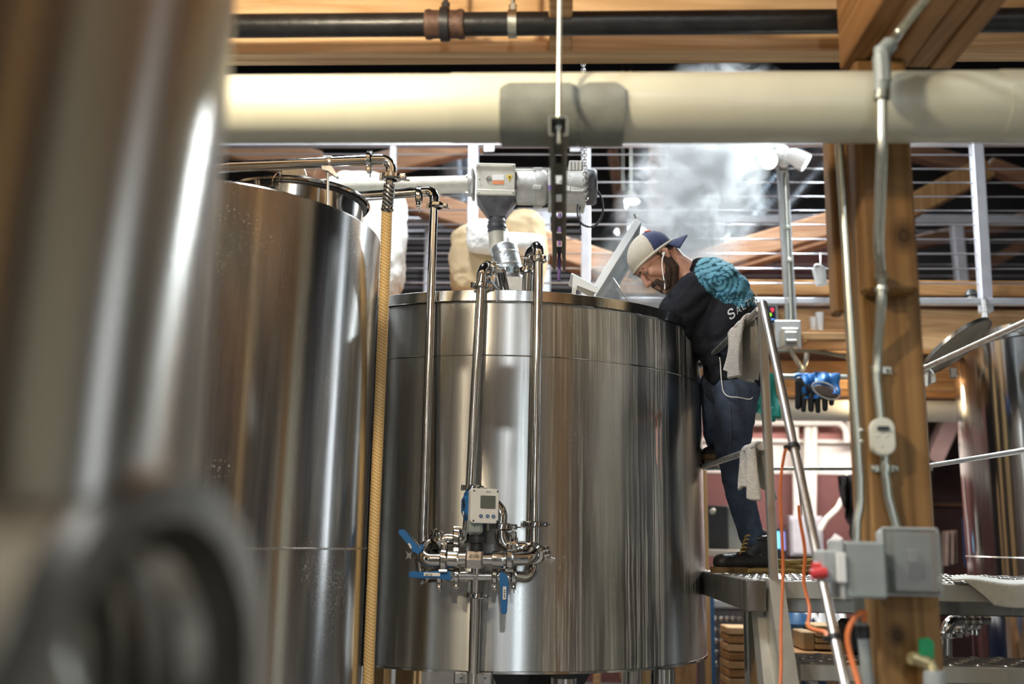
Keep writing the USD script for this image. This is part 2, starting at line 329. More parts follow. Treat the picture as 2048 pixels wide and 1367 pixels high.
wood('wood_x_pale', 0, (.45, .24, .10), (.76, .50, .27), seed=3.0)
wood('wood_y', 1, (.20, .095, .035), (.42, .23, .095), seed=5.0)
wood('wood_dark', 0, (.09, .045, .028), (.20, .105, .06), seed=2.0)
wood('wood_brace', 0, (.40, .20, .11), (.66, .40, .25), seed=8.0, fine=50)
wood('wood_stud', 2, (.42, .26, .11), (.70, .48, .24), seed=4.0)
plain('roof_dark', (.016, .015, .017), .9, 0, .3, 2)
plain('concrete', (.20, .19, .175), .55, 0, .25, 2.2, .1, 90)
plain('wall_dark', (.05, .045, .045), .9, 0, .3, 2)
plain('wall_white', (.70, .66, .62), .8, 0, .05, 2)
plain('wall_pink', (.60, .43, .40), .8, 0, .08, 1.5)
plain('wall_maroon', (.15, .06, .055), .75, 0, .2, 2)
plain('pvc_ivory', (.60, .59, .47), .33, 0, .07, 5, spec=.5)
plain('pvc_white', (.70, .68, .61), .42, 0, .06, 6)
plain('pvc_grey', (.20, .21, .185), .42, 0, .22, 14, .1, 50)
plain('black_pipe', (.012, .013, .015), .36, 0, .5, 20, .15, 40)
plain('rusty', (.10, .055, .04), .55, .2, .5, 40, .2, 80)
plain('black_rubber', (.014, .014, .016), .5, 0, .3, 30)
plain('black_plastic', (.02, .021, .024), .4, 0, .2, 20)
plain('white_plastic', (.74, .74, .72), .38, 0, .04, 10)
plain('ivory_plastic', (.66, .65, .55), .4, 0, .05, 10)
plain('grey_paint', (.36, .38, .38), .45, 0, .08, 12)
plain('grey_enamel', (.27, .30, .29), .45, 0, .1, 12)
plain('blue_plastic', (.015, .13, .36), .38, 0, .1, 20)
plain('blue_rubber', (.02, .16, .47), .48, 0, .12, 14, .15, 40)
plain('teal_rubber', (.01, .25, .20), .5, 0, .15, 14, .2, 40)
plain('orange_cord', (.80, .22, .07), .45, 0, .06, 20)
plain('red_plastic', (.55, .03, .03), .45, 0, .1, 20)
plain('green_plastic', (.0, .20, .07), .45, 0, .15, 20)
plain('yellow_rope', (.30, .20, .06), .85, 0, .35, 80, .6, 220)
plain('towel', (.66, .63, .58), .95, 0, .1, 30, .9, 260)
plain('kraft', (.48, .36, .21), .8, 0, .14, 7, .35, 18)
plain('sack_white', (.74, .73, .70), .7, 0, .06, 8, .3, 20)
plain('cast_grey', (.42, .42, .40), .5, .35, .14, 22, .15, 70)
plain('cast_dark', (.10, .10, .11), .5, .3, .5, 18, .1, 60)
plain('label_white', (.78, .77, .74), .5, 0, .04)
plain('label_text', (.03, .03, .035), .5)
plain('label_blue', (.02, .08, .25), .5)
plain('label_orange', (.70, .25, .10), .5)
plain('label_yellow', (.75, .52, .04), .5)
plain('label_violet', (.22, .14, .45), .5)
plain('mash', (.36, .25, .12), .7, 0, .25, 40, .5, 60)
plain('lcd', (.13, .145, .13), .2, 0, .04)
plain('leather', (.016, .015, .016), .42, 0, .3, 30, .3, 90)
plain('boot_sole', (.16, .10, .04), .7, 0, .3, 40)
plain('skin', (.50, .27, .20), .5, 0, .1, 22, .12, 120, subsurface_weight=.15, subsurface_radius=(.9, .35, .2), subsurface_scale=.006)
plain('hair', (.055, .032, .024), .75, 0, .35, 150, .5, 300)
plain('cap_mesh', (.46, .43, .36), .9, 0, .16, 260, .4, 420)
plain('cap_navy', (.016, .026, .085), .7, 0, .15, 60, .2, 200)
plain('cloth_white', (.75, .75, .74), .8, 0, .05)
plain('cardboard', (.48, .32, .17), .8, 0, .1, 10)
plain('blue_crate', (.03, .13, .30), .4, 0, .1)
plain('pale_panel', (.70, .75, .77), .45, 0, .04)
pane_mix('clear_cover', (.62, .62, .58), .1, .25)
pane_mix('clear_hose', (.95, .78, .45), .1, .1)
glow('flood_lens', (.88, .97, 1.0), 14.0)
glow('lamp_warm', (1.0, .72, .40), 30.0)
glow('lamp_cool', (.86, .95, 1.0), 12.0)
glow('led_red', (1.0, .06, .10), 3.0)
glow('led_green', (.35, .9, .05), 2.0)
glow('led_blue', (.15, .4, 1.0), 1.5)
glow('screen_cyan', (.25, .75, 1.0), 1.6)
glow('screen_violet', (.45, .4, .95), 1.0)
wood('post_wood', 2, (.13, .062, .018), (.33, .185, .066), fine=55, seed=4.5, knots=[(tuple(PB(1808, 471, 2.2)), .045), (tuple(PB(1795, 1270, 2.26)), .03)])
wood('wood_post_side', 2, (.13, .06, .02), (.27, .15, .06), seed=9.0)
plain('zinc_dark', (.26, .26, .22), .4, .8, .2, 20)
plain('brass', (.42, .36, .20), .4, .8, .3, 40)
glow('lamp_bulb', (1, .72, .42), 4.0)
plain('foil', (.55, .62, .70), .28, 1.0, .1, 12, .2, 30)
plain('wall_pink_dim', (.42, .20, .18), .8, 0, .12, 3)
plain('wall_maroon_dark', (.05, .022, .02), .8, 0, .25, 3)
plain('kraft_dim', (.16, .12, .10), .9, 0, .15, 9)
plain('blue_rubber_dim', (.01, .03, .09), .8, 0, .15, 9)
def tinted(name, rough, metal=0, sub=0, spec=.5):
    g = G(name); a = g('attribute', attribute='tint'); p = g('principled_bsdf', base_color=(a, 'color'), roughness=rough, metallic=metal, specular_ior_level=spec); g.done(p + '.BSDF')
tinted('hose_amber', .38); tinted('braid_steel', .3, .8)
steel('satin_bright', (.66, .65, .63), .10, .22, .6, .14)
plain('auger_ivory', (.55, .54, .46), .5, .1, .12, 24, .1, 90)
plain('screen_dark', (.006, .008, .03), .25, 0, .1)
plain('foil_light', (.66, .70, .72), .3, .9, .1, 30, .25, 40)
g_ = G('cup_white'); p_ = g_('principled_bsdf', base_color=(.82, .83, .83), roughness=.4, transmission_weight=.12); g_.done(p_ + '.BSDF')
steel('rail_steel', (.80, .79, .77), .30, .42, 0, .12, brushed=False)
steel('bright_tank', (.50, .49, .49), .08, .18, .7, .2)
plain('lid_steel', (.46, .43, .35), .42, .45, .2, 9)
plain('nub_steel', (.70, .69, .67), .18, 1.0, .1, 40)
plain('rag_grey', (.52, .52, .48), .9, 0, .1, 20, .4, 160)
plain('stain_orange', (.62, .30, .10), .9, 0, .3, 60)
plain('rack_grey', (.22, .22, .24), .6, 0, .15, 6)
plain('tarp_green', (.03, .06, .045), .6, 0, .3, 12)
tinted('shirt_print', .95, spec=.1)
plain('shirt_black', (.013, .014, .018), .9, 0, .1, 60)
plain('print_grey', (.42, .44, .45), .8, 0, .1, 90)
plain('denim', (.040, .058, .098), .9, 0, .35, 26, .35, 420)
plain('denim_thread', (.075, .085, .11), .9)
plain('eye_white', (.20, .16, .14), .3)
plain('badge_orange', (.65, .16, .06), .8)
plain('lace_yellow', (.42, .29, .08), .8)
wood('beam_wood', 0, (.52, .30, .13), (.86, .62, .37), seed=3.0)
plain('wall_neutral', (.16, .165, .165), .9, 0, .3, .6)

# ------------------------------------------------------------------ the hall
structure('floor', rbox((0, 3, -.05), (22, 24, .1), b=.001), 'concrete')
structure('wall_back', rbox((0, 13.6, 3.5), (22, .2, 7), b=.001), 'wall_dark')
structure('wall_left', rbox((-8, 3, 3.5), (.2, 22, 7), b=.001), 'wall_dark')
structure('wall_right', rbox((8, 3, 3.5), (.2, 22, 7), b=.001), 'wall_dark')
structure('wall_front', rbox((0, -7, 3.5), (16, .2, 7), b=.001), 'wall_neutral')
structure('ceiling', rbox((0, 3, 7.05), (22, 24, .1), b=.001), 'roof_dark')

# mash tun: an upright steel cylinder on legs, rim band on top
TC, TR = (-.026, 4.155), .8125
ZT, ZR, ZS, ZB = 1.847, 1.8055, 1.6176, .5825
def ring_shell(c, R, z0, z1, t=.012, n=192): return lathe([(R, z0), (R, z1), (R - t, z1), (R - t, z0), (R, z0)], (c[0], c[1], 0), n=n)
tun = Thing('mash_tun', 'wide brushed steel mash tun standing open beneath the auger, steam rising from it', 'brewing vessel', (TC[0], TC[1], 0))
tun.part('shell', lathe([(TR * 1.006, ZB), (TR, ZR + .02), (TR - .02, ZR + .02), (TR - .02, ZB + .02), (TR - .02, ZB)], (TC[0], TC[1], 0), n=256), 'mash_steel', 25)
tun.part('weld_seam', lathe([(TR + .0005, ZS - .003), (TR + .0028, ZS - .001), (TR + .0028, ZS + .001), (TR + .0005, ZS + .003)], (TC[0], TC[1], 0), n=192), 'polished')
tun.part('base_ring', lathe([(TR * 1.006 - .001, ZB + .006), (TR * 1.006 + .004, ZB + .004), (TR * 1.006 + .004, ZB - .004), (TR * 1.006 - .04, ZB - .006)], (TC[0], TC[1], 0), n=192), 'bright_steel')
tun.part('bottom_plate', lathe([(TR, ZB), (.4, ZB - .06), (.0001, ZB - .09)], (TC[0], TC[1], 0), n=64), 'dark_steel')
tun.part('mash', lathe([(.0001, 1.52), (.4, 1.525), (TR - .021, 1.515)], (TC[0], TC[1], 0), n=64), 'mash')
_rb = lambda a0, a1, z1: lathe([(TR + .002, ZR), (TR + .008, ZR + .002), (TR + .008, z1 - .002), (TR + .004, z1), (TR - .03, z1), (TR - .03, ZR)], (TC[0], TC[1], 0), n=110, arc=(a0, a1))
jt = lambda px: math.atan2(*(A(Pcyl(px, 590, TC, TR))[:2] - A(TC))[::-1])
_x0 = frame((0, 0, 1))[0]; _off = math.atan2(_x0[1], _x0[0])
def arcf(a): return a - _off
A1, A2 = jt(994), jt(1145)
tun.part('rim_band', _rb(arcf(A1) + .004, arcf(A2), ZT), 'bright_steel')
tun.part('rim_band', _rb(arcf(A2), arcf(A2) + 2.4, ZT - .002), 'bright_steel')
tun.part('rim_band', _rb(arcf(A2) + 2.4, arcf(A1) - .004 + 2 * math.pi, ZT), 'bright_steel')
tun.part('rim_edge', lathe([(TR + .008, ZR + .003), (TR + .012, ZR), (TR + .008, ZR - .003), (TR, ZR - .002)], (TC[0], TC[1], 0), n=192), 'polished')
for k, a in enumerate((-2.55, -1.25, -.55, .6, 1.6, 2.6)):
    q = V3(TC[0] + .70 * math.cos(a), TC[1] + .70 * math.sin(a), 0)
    tun.part('leg', cat(cyl(q, q + V3(0, 0, ZB - .03), .045, 24), cyl(q, q + V3(0, 0, .015), .075, 24)), 'bright_steel')
# the fixed half of the cover, left of the chord
chord_dir = unit(V3(math.sin(.62), math.cos(.62), 0)); cx0 = P(1186, 596, 3.62)
# kettle at the left, its manway neck and ring on top
KC, KR, KZ, KS = (-1.007, 3.170), .560, 1.972, .966
kettle = Thing('brew_kettle', 'tall polished steel kettle between the blurred tank and the amber hose', 'brewing vessel', (KC[0], KC[1], 0))
kettle.part('shell', lathe([(KR, .25), (KR, KZ - .004), (KR - .004, KZ), (KR - .012, KZ)], (KC[0], KC[1], 0), n=256), 'kettle_steel', 25)
kettle.part('weld_seam', lathe([(KR + .0004, KS - .003), (KR + .002, KS - .001), (KR + .002, KS + .001), (KR + .0004, KS + .003)], (KC[0], KC[1], 0), n=160), 'satin')
kettle.part('base_skirt', lathe([(KR, .25), (KR - .05, .2), (KR - .3, .12), (.0001, .08)], (KC[0], KC[1], 0), n=96), 'dark_steel')
kettle.part('top_cone', lathe([(KR - .006, KZ - .001), (KR - .10, KZ + .012), (.3, KZ + .02), (.0001, KZ + .022)], (KC[0], KC[1], 0), n=96), 'bright_steel')
for a in (.6, 2.2, 3.7, 5.3):
    q = V3(KC[0] + .46 * math.cos(a), KC[1] + .46 * math.sin(a), 0); kettle.part('leg', cyl(q, q + V3(0, 0, .22), .04, 20), 'bright_steel')
w1 = Thing('window_1', 'unseen tall window behind the viewer, placed for the bright streak on the tun', None, (1.85, -6.9, .2), kind='structure')  # out of view, placed for the long bright streak on the tun
w1.part('frame', cat([rbox((1.85 + s * .33, -6.88, 2.2), (.1, .08, 4.2)) for s in (-1, 1)] + [rbox((1.85, -6.88, z), (.76, .08, .1)) for z in (.15, 4.25)]), 'rail_paint')
w2 = Thing('window_2', 'unseen tall window in the right wall, placed for the bright streak on the kettle', None, (7.88, 6.1, .7), kind='structure')  # out of view, placed for the white streak at the kettle edge
w2.part('frame', cat([rbox((7.88, 6.1 + s * .66, 2.4), (.08, .1, 3.4)) for s in (-1, 1)] + [rbox((7.88, 6.1, z), (.08, 1.4, .1)) for z in (.75, 4.05)]), 'rail_paint')
for k, (x, y) in enumerate(((1.5, .55),)):
    hp = Thing('unseen_post', 'unseen timber post beside the viewer, placed for the gold band on the kettle', None, (x, y, 0), kind='structure'); hp.part('timber', rbox((x, y, 2.2), (.16, .16, 4.4)), 'wood_stud')  # out of view, placed to reflect as a gold band in the kettle
pp = Thing('unseen_partition', 'unseen pale partition right of the viewer, placed for the cream streak on the fermenter', None, (3.2, 1.7, 0), kind='structure'); pp.part('panel', rbox((3.2, 1.75, 1.5), (.04, 1.0, 3.0)), 'pvc_ivory')  # out of view, placed to reflect as a cream streak in the fermenter

# ------------------------------------------------------------------ overhead: beam, girder, post, ducts and conduits
RB = np.stack([HX, HY, V3(0, 0, 1)], 1)
def bbox(x0, x1, y0, y1, z0, z1, b=.004): return rbox(B((x0 + x1) / 2, (y0 + y1) / 2, (z0 + z1) / 2), (x1 - x0, y1 - y0, z1 - z0), RB, b)
bm = Thing('ceiling_beam', 'warm lit double wood beam running across the top of the hall', None, B(0, 2.54, 2.3), kind='structure')
bm.part('plank', bbox(-3, 3, 2.5, 2.537, 2.301, 2.56), 'beam_wood'); bm.part('plank', bbox(-3, 3, 2.538, 2.576, 2.303, 2.56), 'beam_wood')
gd = Thing('ceiling_girder', 'laminated wood girder of four plies coming forward above the post', None, B(.79, 1.5, 2.126), kind='structure')
xs = np.linspace(.66, .925, 6)
for i in range(5): gd.part('ply', bbox(xs[i] + .001, xs[i + 1] - .001, -2, 2.262, 2.126 + (i % 2) * .004, 2.40), 'wood_y')
dk = Thing('unseen_deck', 'unseen wood decking over the beam, placed to bounce the warm lamp light', None, B(0, 2.2, 2.562), kind='structure')  # decking above the frame, unseen, placed to bounce the warm lamp
for i in range(4): dk.part('board', bbox(-3, 3, 1.7 + i * .22, 1.915 + i * .22, 2.562, 2.59), 'wood_x' if i % 3 else 'wood_x_pale')
PX0, PX1 = .682, .818
post = Thing('wood_post', 'square timber post with a bolster block near its top, conduits strapped to its face', 'post', B(.75, 2.33, 0))
post.part('timber', bbox(PX0, PX1, 2.26, 2.40, 0, 2.126, .006), 'post_wood')
post.part('bolster', bbox(PB(1734, 600, 2.2) @ HX, PB(1843, 600, 2.2) @ HX, 2.20, 2.259, 1.562, 2.124, .008), 'post_wood')
post.part('bolster', bbox(PB(1662, 400, 2.36) @ HX, PX0 - .001, 2.36, 2.42, 1.55, 2.124, .006), 'wood_post_side')
PD = 2.06; PZ = PB(1024, 217, PD)[2]; PR = .0822 * PD / 2.2
pv = Thing('drain_pipe', 'fat ivory plastic pipe across the top of the picture', 'pipe', B(0, PD, PZ))
j1, j2 = (PB(905, 217, PD) @ HX), (PB(1995, 217, PD) @ HX)
for x0, x1, r in ((-2.4, j1 + .001, PR - .0015), (j1 - .001, j2 + .001, PR), (j2 - .001, 2.6, PR + .0015)):
    pv.part('pipe_section', lathe([(r - .006, x0), (r, x0), (r, x1), (r - .006, x1)], B(0, PD, PZ), HX, 72), 'pvc_ivory')
sd = Thing('pipe_saddle', 'dark grey plastic half sleeve wrapped under the ivory pipe', 'pipe saddle', B(.0, PD - .08, 1.92))
def arc_shell(x0, x1, r, a0, a1):                 # angles from straight ahead (-HY), up positive
    n = 28; U, T = np.meshgrid(np.linspace(0, 1, 20), np.linspace(a0, a1, n), indexing='ij')
    crn = np.clip((np.abs(T - a1) < .14) * (1 - np.abs(T - a1) / .14), 0, 1) * .02
    X = x0 + crn + (x1 - x0 - 2 * crn) * U
    p = B(0, PD, PZ) + X[..., None] * HX + r * (-np.cos(T)[..., None] * HY + np.sin(T)[..., None] * V3(0, 0, 1))
    return thicken(p, .006)
sx = lambda px: PB(px, 240, PD - PR) @ HX
sd.part('sleeve', arc_shell(sx(998), sx(1157), PR + .0052, -2.2, .27), 'pvc_grey'); sd.part('sleeve', arc_shell(sx(1158), sx(1250), PR + .0052, -2.2, .27), 'pvc_grey')
st = Thing('strut_hanger', 'slotted steel strut channel on a threaded rod under the ivory pipe', 'strut channel', PB(1117, 250, 1.92))
a = PB(1117, 231, 1.9); ax_ = a @ HX; az = a[2] - .001; cw = .0192; y0, y1 = 1.9, 2.92
web = []
for k in range(8):
    ya, yb = y0 + k * .13, y0 + (k + 1) * .13
    web += [bbox(ax_ - cw, ax_ - .007, ya, yb, az - .003, az, .0005), bbox(ax_ + .007, ax_ + cw, ya, yb, az - .003, az, .0005), bbox(ax_ - .007, ax_ + .007, ya, ya + .07, az - .003, az, .0005)]
st.part('channel', cat(web + [bbox(ax_ - cw, ax_ - cw + .003, y0, y1, az - .041, az, .0005), bbox(ax_ + cw - .003, ax_ + cw, y0, y1, az - .041, az, .0005),
    bbox(ax_ - cw, ax_ - cw + .009, y0, y1, az - .042, az - .039, .0005), bbox(ax_ + cw - .009, ax_ + cw, y0, y1, az - .042, az - .039, .0005)]), 'zinc_dark')
rodx = lambda z: B(ax_, 1.935, z)
st.part('threaded_rod', cyl(rodx(az - .045), rodx(2.31), .0048, 12), 'zinc')
st.part('nut', cat([lathe([(.0001, 0), (.010, 0), (.010, .008), (.0001, .008)], rodx(az + .001), n=6), lathe([(.0001, 0), (.010, 0), (.010, .008), (.0001, .008)], rodx(az - .014), n=6), lathe([(.0001, 0), (.012, 0), (.012, .012), (.0001, .012)], rodx(2.289), n=6)]), 'zinc', 20)
st.part('square_washer', bbox(ax_ - .02, ax_ + .02, 1.915, 1.955, az, az + .004, .001), 'zinc')
st.part('rod_end', cyl(B(ax_, 2.87, az - .09), B(ax_, 2.87, az + .12), .005, 12), 'label_violet')
bk = Thing('beam_bracket', 'wood cleat that carries the strut rod', None, B(0, 2.3, 2.3), kind='structure')
bk.part('cleat', bbox(ax_ - .03, ax_ + .03, 1.9, 2.499, 2.302, 2.36), 'wood_x_pale')
gp = Thing('gas_pipe', 'black steel gas pipe crossing in front of the lit beam', 'pipe', PB(1000, 48, 2.35))
zg = PB(1000, 48, 2.35)[2]
gp.part('pipe_run', lathe([(.026, -2.6), (.0305, -2.6), (.0305, 2.6), (.026, 2.6)], B(0, 2.35, zg), HX, 40), 'black_pipe')
cx_ = PB(890, 46, 2.35) @ HX
gp.part('coupling', lathe([(.0305, -.052), (.037, -.05), (.039, -.04), (.036, -.03), (.036, .03), (.039, .04), (.037, .05), (.0305, .052)], B(cx_, 2.35, zg), HX, 40), 'rusty', label='rusty threaded coupling')
for px, m in ((890, 'black_plastic'), (1025, 'zinc')):
    x = PB(px, 46, 2.35) @ HX; r = .041 if px == 890 else .033
    c = cat(lathe([(r, -.011), (r + .003, -.011), (r + .003, .011), (r, .011)], B(x, 2.35, zg), HX, 40, close=True), cyl(B(x, 2.35, zg + r), B(x, 2.35, 2.562), .006, 12), cyl(B(x, 2.35, zg + r), B(x, 2.35, zg + r + .02), .011, 6))
    gp.part('pipe_hanger', c, m)

def conduit(name, label, pts, r, mat='zinc', rad=.05, **kw):
    t = Thing(name, label, 'conduit', pts[-1]); t.part('tube', pipe(pts, r, rad, 16), mat); return t
def collar(t, c, ax, r, mat='zinc', h=.012, name='coupling'): return t.part(name, lathe([(r * .98, -h), (r * 1.25, -h * .8), (r * 1.3, 0), (r * 1.25, h * .8), (r * .98, h)], c, ax, 20), mat)
c1 = [B(.78, 1.2, 2.115), PB(1800, 62, 1.96), PB(1765, 120, 1.95), PB(1764, 300, 1.955), PB(1757, 490, 2.08), PB(1763, 560, 2.185), PB(1763, 600, 2.185), PB(1756, 700, 2.24), PB(1753, 760, 2.246), PB(1762, 845, 2.246)]
ct = Thing('electrical_conduit', 'bent steel conduit hanging before the ivory pipe down the front of the post', 'conduit', c1[-1])
ct.part('tube', pipe(c1[:2] + [PB(1783, 84, 1.955)], .0105, .02), 'zinc'); ct.part('tube', pipe(c1[2:], .0105, .12), 'zinc')
e = PB(1764, 96, 1.95); f_ = PB(1764, 182, 1.95)
ct.part('conduit_body', cat(rbox((e + f_) / 2, (.030, .036, np.linalg.norm(e - f_) * .8), RB, .008), cyl(e, f_, .0165, 16), cyl(PB(1780, 88, 1.955), PB(1768, 102, 1.95), .017, 14)), 'grey_enamel', label='grey elbow fitting')
ct.part('fitting_nut', cat(cyl(PB(1764, 180, 1.95), PB(1764, 199, 1.95), .016, 14)), 'zinc_dark')
for y in (553, 578): collar(ct, PB(1763, y, 2.185), (0, 0, 1), .0115, h=.007)
for px, y in ((1754, 738),):
    c = PB(px, y, 2.246); ct.part('strap', cat(lathe([(.0108, -.008), (.0135, -.008), (.0135, .008), (.0108, .008)], c, n=20, close=True), rbox(c + HX * .022 + HY * .011, (.028, .004, .016), RB, .001), ball(c + HX * .028 + HY * .006, .006, 2)), 'zinc')
c3 = [PB(1769, 905, 2.246), PB(1771, 950, 2.246), PB(1778, 1000, 2.246), PB(1793, 1055, 2.246), PB(1797, 1075, 2.246)]
ct2 = conduit('electrical_conduit', 'short kinked conduit between the ivory controller and the clear weatherproof cover', c3, .0105, rad=.1)
c = PB(1772, 936, 2.246); ct2.part('strap', cat(lathe([(.0108, -.008), (.0135, -.008), (.0135, .008), (.0108, .008)], c, n=20, close=True), rbox(c + HX * .0 + HY * .011, (.06, .004, .014), RB, .001), ball(c + HX * .024 + HY * .006, .006, 2), ball(c - HX * .024 + HY * .006, .006, 2)), 'zinc')
c4 = [PB(x, y, 2.27) for x, y in ((1680, 282), (1693, 500), (1704, 700), (1713, 850), (1720, 950), (1721, 1005), (1713, 1050), (1713, 1085))]
c4[0] = PB(1677, 262, 2.27)
ct3 = conduit('electrical_conduit', 'long straight conduit down the left side of the post into the grey box', c4, .0105, rad=.15)
for y in (860, 882): ct3.part('screw', ball(PB(1722 + (y - 860) * .05, y, 2.262), .006, 2), 'zinc')
# controller, covers, boxes on the post
dv = Thing('remote_controller', 'ivory remote controller with a dark display on the post', 'controller', PB(1764, 905, 2.246))
o = PB(1764, 873, 2.23)
from shapely.geometry import Polygon, box as sbox, Point, LineString
def rrect(w, h, r): return sbox(-w / 2 + r, -h / 2 + r, w / 2 - r, h / 2 - r).buffer(r, 8)
def slab(o, ex, ey, w, h, r, d, bev=.004):                  # rounded slab with softened front edge, thickness d along ex x ey
    a = prism(rrect(w, h, r), o, ex, ey, d - bev); return cat(a, prism(rrect(w - bev, h - bev, r), o, ex, ey, d))
ZU = V3(0, 0, 1)
dv.part('case', slab(o, HX, ZU, .050, .082, .023, .026), 'ivory_plastic')
dv.part('display', slab(PB(1767, 856, 2.214), HX, ZU, .027, .0095, .004, .004, .001), 'black_plastic')
dv.part('button', cat([ball(PB(1764 + dx, y, 2.216), .0035, 2, (1, .35, .7)) for dx, y in ((-9, 871), (9, 871), (0, 890))]), 'white_plastic')
wb = Thing('outlet_cover', 'clear bubble weatherproof outlet cover with a grey base low on the post', 'outlet cover', PB(1815, 1185, 2.25))
oc = PB(1812, 1122, 2.232)
wb.part('base', rbox(oc + HY * .0 - HX * .022, (.075, .03, .135), RB, .008), 'grey_paint')
fl = lambda w, h, d0, d1: hull(np.vstack([(oc + HX * (.006 + sx_ * w * k) + ZU * (sz * h * k) - HY * d) for sx_ in (-1, 1) for sz in (-1, 1) for k, d in ((1, d0), (.9, d1))]))
wb.part('cover', fl(.054, .066, .012, .058), 'clear_cover', 25)
wb.part('cover_rim', cat(rbox(oc + HX * .006 - HY * .014 + ZU * .069, (.118, .008, .006), RB, .002), rbox(oc + HX * .006 - HY * .014 - ZU * .069, (.118, .008, .006), RB, .002), rbox(oc - HX * .052 - HY * .014, (.006, .008, .138), RB, .002), rbox(oc + HX * .064 - HY * .014, (.006, .008, .138), RB, .002)), 'grey_paint')
wb.part('receptacle', cat(rbox(oc + HX * .004 - HY * .017, (.09, .006, .12), RB, .003), rbox(oc + HX * .004 - HY * .03 + ZU * .012, (.02, .03, .03), RB, .004)), 'grey_enamel')
wb.part('plug', rbox(oc + HX * .012 - HY * .03 - ZU * .022, (.028, .036, .034), RB, .006), 'black_plastic')
jb = Thing('junction_box', 'grey electrical box with a small window and red plug on the left of the post', 'electrical box', PB(1712, 1190, 2.25))
oj = PB(1718, 1138, 2.2)
jb.part('body', rbox(oj, (.085, .10, .116), RB, .005), 'grey_enamel'); jb.part('lid', rbox(oj - HX * .047, (.008, .106, .122), RB, .003), 'grey_paint')
jb.part('switch_box', rbox(oj - HX * .068 - HY * .01 + ZU * .006, (.04, .07, .066), RB, .004), 'grey_paint')
jb.part('window', rbox(oj - HX * .052 - HY * .056 + ZU * .004, (.02, .006, .06), RB, .002), 'white_plastic')
jb.part('plug', cat(cyl(oj - HX * .088 - HY * .03, oj - HX * .105 - HY * .03, .014, 16), cyl(oj - HX * .08 - HY * .046 - ZU * .006, oj - HX * .112 - HY * .046 - ZU * .012, .011, 16)), 'red_plastic', label='red plug')
lc = [PB(1716, 1192, 2.27), PB(1722, 1240, 2.27), PB(1727, 1275, 2.27), PB(1739, 1380, 2.27)]
ct4 = conduit('electrical_conduit', 'grey plastic conduit dropping from the grey box to the floor', [lc[0], lc[1], lc[2], lc[3], lc[3] * A([1, 1, 0])], .0125, 'grey_enamel', .1)
ct4.part('tape', cyl(PB(1725, 1250, 2.27), PB(1727, 1275, 2.27), .0145, 16), 'black_rubber')
oc1 = spline([PB(1728, 1240, 2.25), PB(1712, 1232, 2.2), PB(1697, 1260, 2.2), PB(1701, 1310, 2.2), PB(1718, 1370, 2.18), PB(1730, 1460, 2.2)], 40)
single('extension_cord', 'bright orange cord looping beside the grey conduit low on the post', 'cord', sweep(oc1, .0058, 10), 'orange_cord')
bv = Thing('hose_valve', 'brass hose tap with a green lever low on the post', 'valve', PB(1846, 1330, 2.2))
bv.part('fitting', cat(cyl(PB(1845, 1318, 2.248), PB(1826, 1316, 2.2), .014, 14), cyl(PB(1826, 1316, 2.2), PB(1858, 1325, 2.19), .015, 14), ball(PB(1852, 1318, 2.2), .017, 2), cyl(PB(1858, 1325, 2.19), PB(1868, 1345, 2.18), .012, 14)), 'brass')
bv.part('lever', prism([(-.014, -.02), (.013, -.022), (.015, .012), (.004, .02), (-.014, .016)], PB(1852, 1294, 2.19), HX, ZU, .012), 'green_plastic', label='green lever')
bv.part('hose_end', lathe([(.0001, 0), (.019, 0), (.022, -.012), (.022, -.06), (.016, -.07), (.016, -.12), (.0001, -.12)], PB(1868, 1340, 2.18), n=18), 'grey_paint')
# fixtures of the unseen lamps, placed for the light they give
for k, (q, lab) in enumerate((((-.62, 1.22, 2.30), 'unseen warm bulb above the blurred tank, placed to light the ivory pipe and beam'), ((-1.75, -.7, 2.5), 'unseen warm bulb behind and left of the viewer, placed for the warm bands on the tanks'), ((2.3, -.3, 2.7), 'unseen warm bulb behind and right of the viewer, placed to warm the kettle reflections'))):
    q = A(q); wl = Thing('unseen_warm_lamp', lab, 'lamp', q); wl.part('bulb', ball(q, .058, 3), 'lamp_bulb'); wl.part('socket', cyl(q + ZU * .05, q + ZU * .12, .03, 20), 'black_plastic'); wl.part('cord', cyl(q + ZU * .12, V3(q[0], q[1], 7.0), .006, 8), 'black_rubber')
for k, (q, r, lab) in enumerate((((.16, -2.6, 3.6), .16, 'unseen cool bay lamp straight behind the viewer, placed for the white streak on the tun'), ((-2.6, .9, 4.2), .25, 'unseen cool bay lamp high over the left aisle, placed to light the steel tanks'), ((2.7, .4, 4.2), .25, 'unseen cool bay lamp high over the right aisle, placed to light the right side'), ((1.6, 4.6, 4.3), .2, 'unseen cool bay lamp high over the platform, placed to light it and the railing'), ((-.6, 3.6, 4.4), .2, 'unseen cool bay lamp high over the kettle, placed to brighten the auger'), ((.95, 5.9, 4.6), .2, 'unseen cool bay lamp behind the steam, placed to brighten it'), ((-1.5, 9.0, 6.2), .3, 'unseen cool bay lamp under the roof, far left, placed to light the braces'), ((3.6, 9.2, 6.2), .3, 'unseen cool bay lamp under the roof, far right, placed to light the braces'))):
    q = A(q); hb_ = Thing('unseen_bay_lamp', lab, 'lamp', q); hb_.part('reflector', lathe([(r * .3, .16), (r * .8, .12), (r * 1.05, .012), (r * 1.03, .008), (r * .78, .115), (r * .28, .15)], q, n=32), 'grey_enamel'); hb_.part('suspension', cyl(q + ZU * .15, V3(q[0], q[1], 7.0), .008, 8), 'zinc')

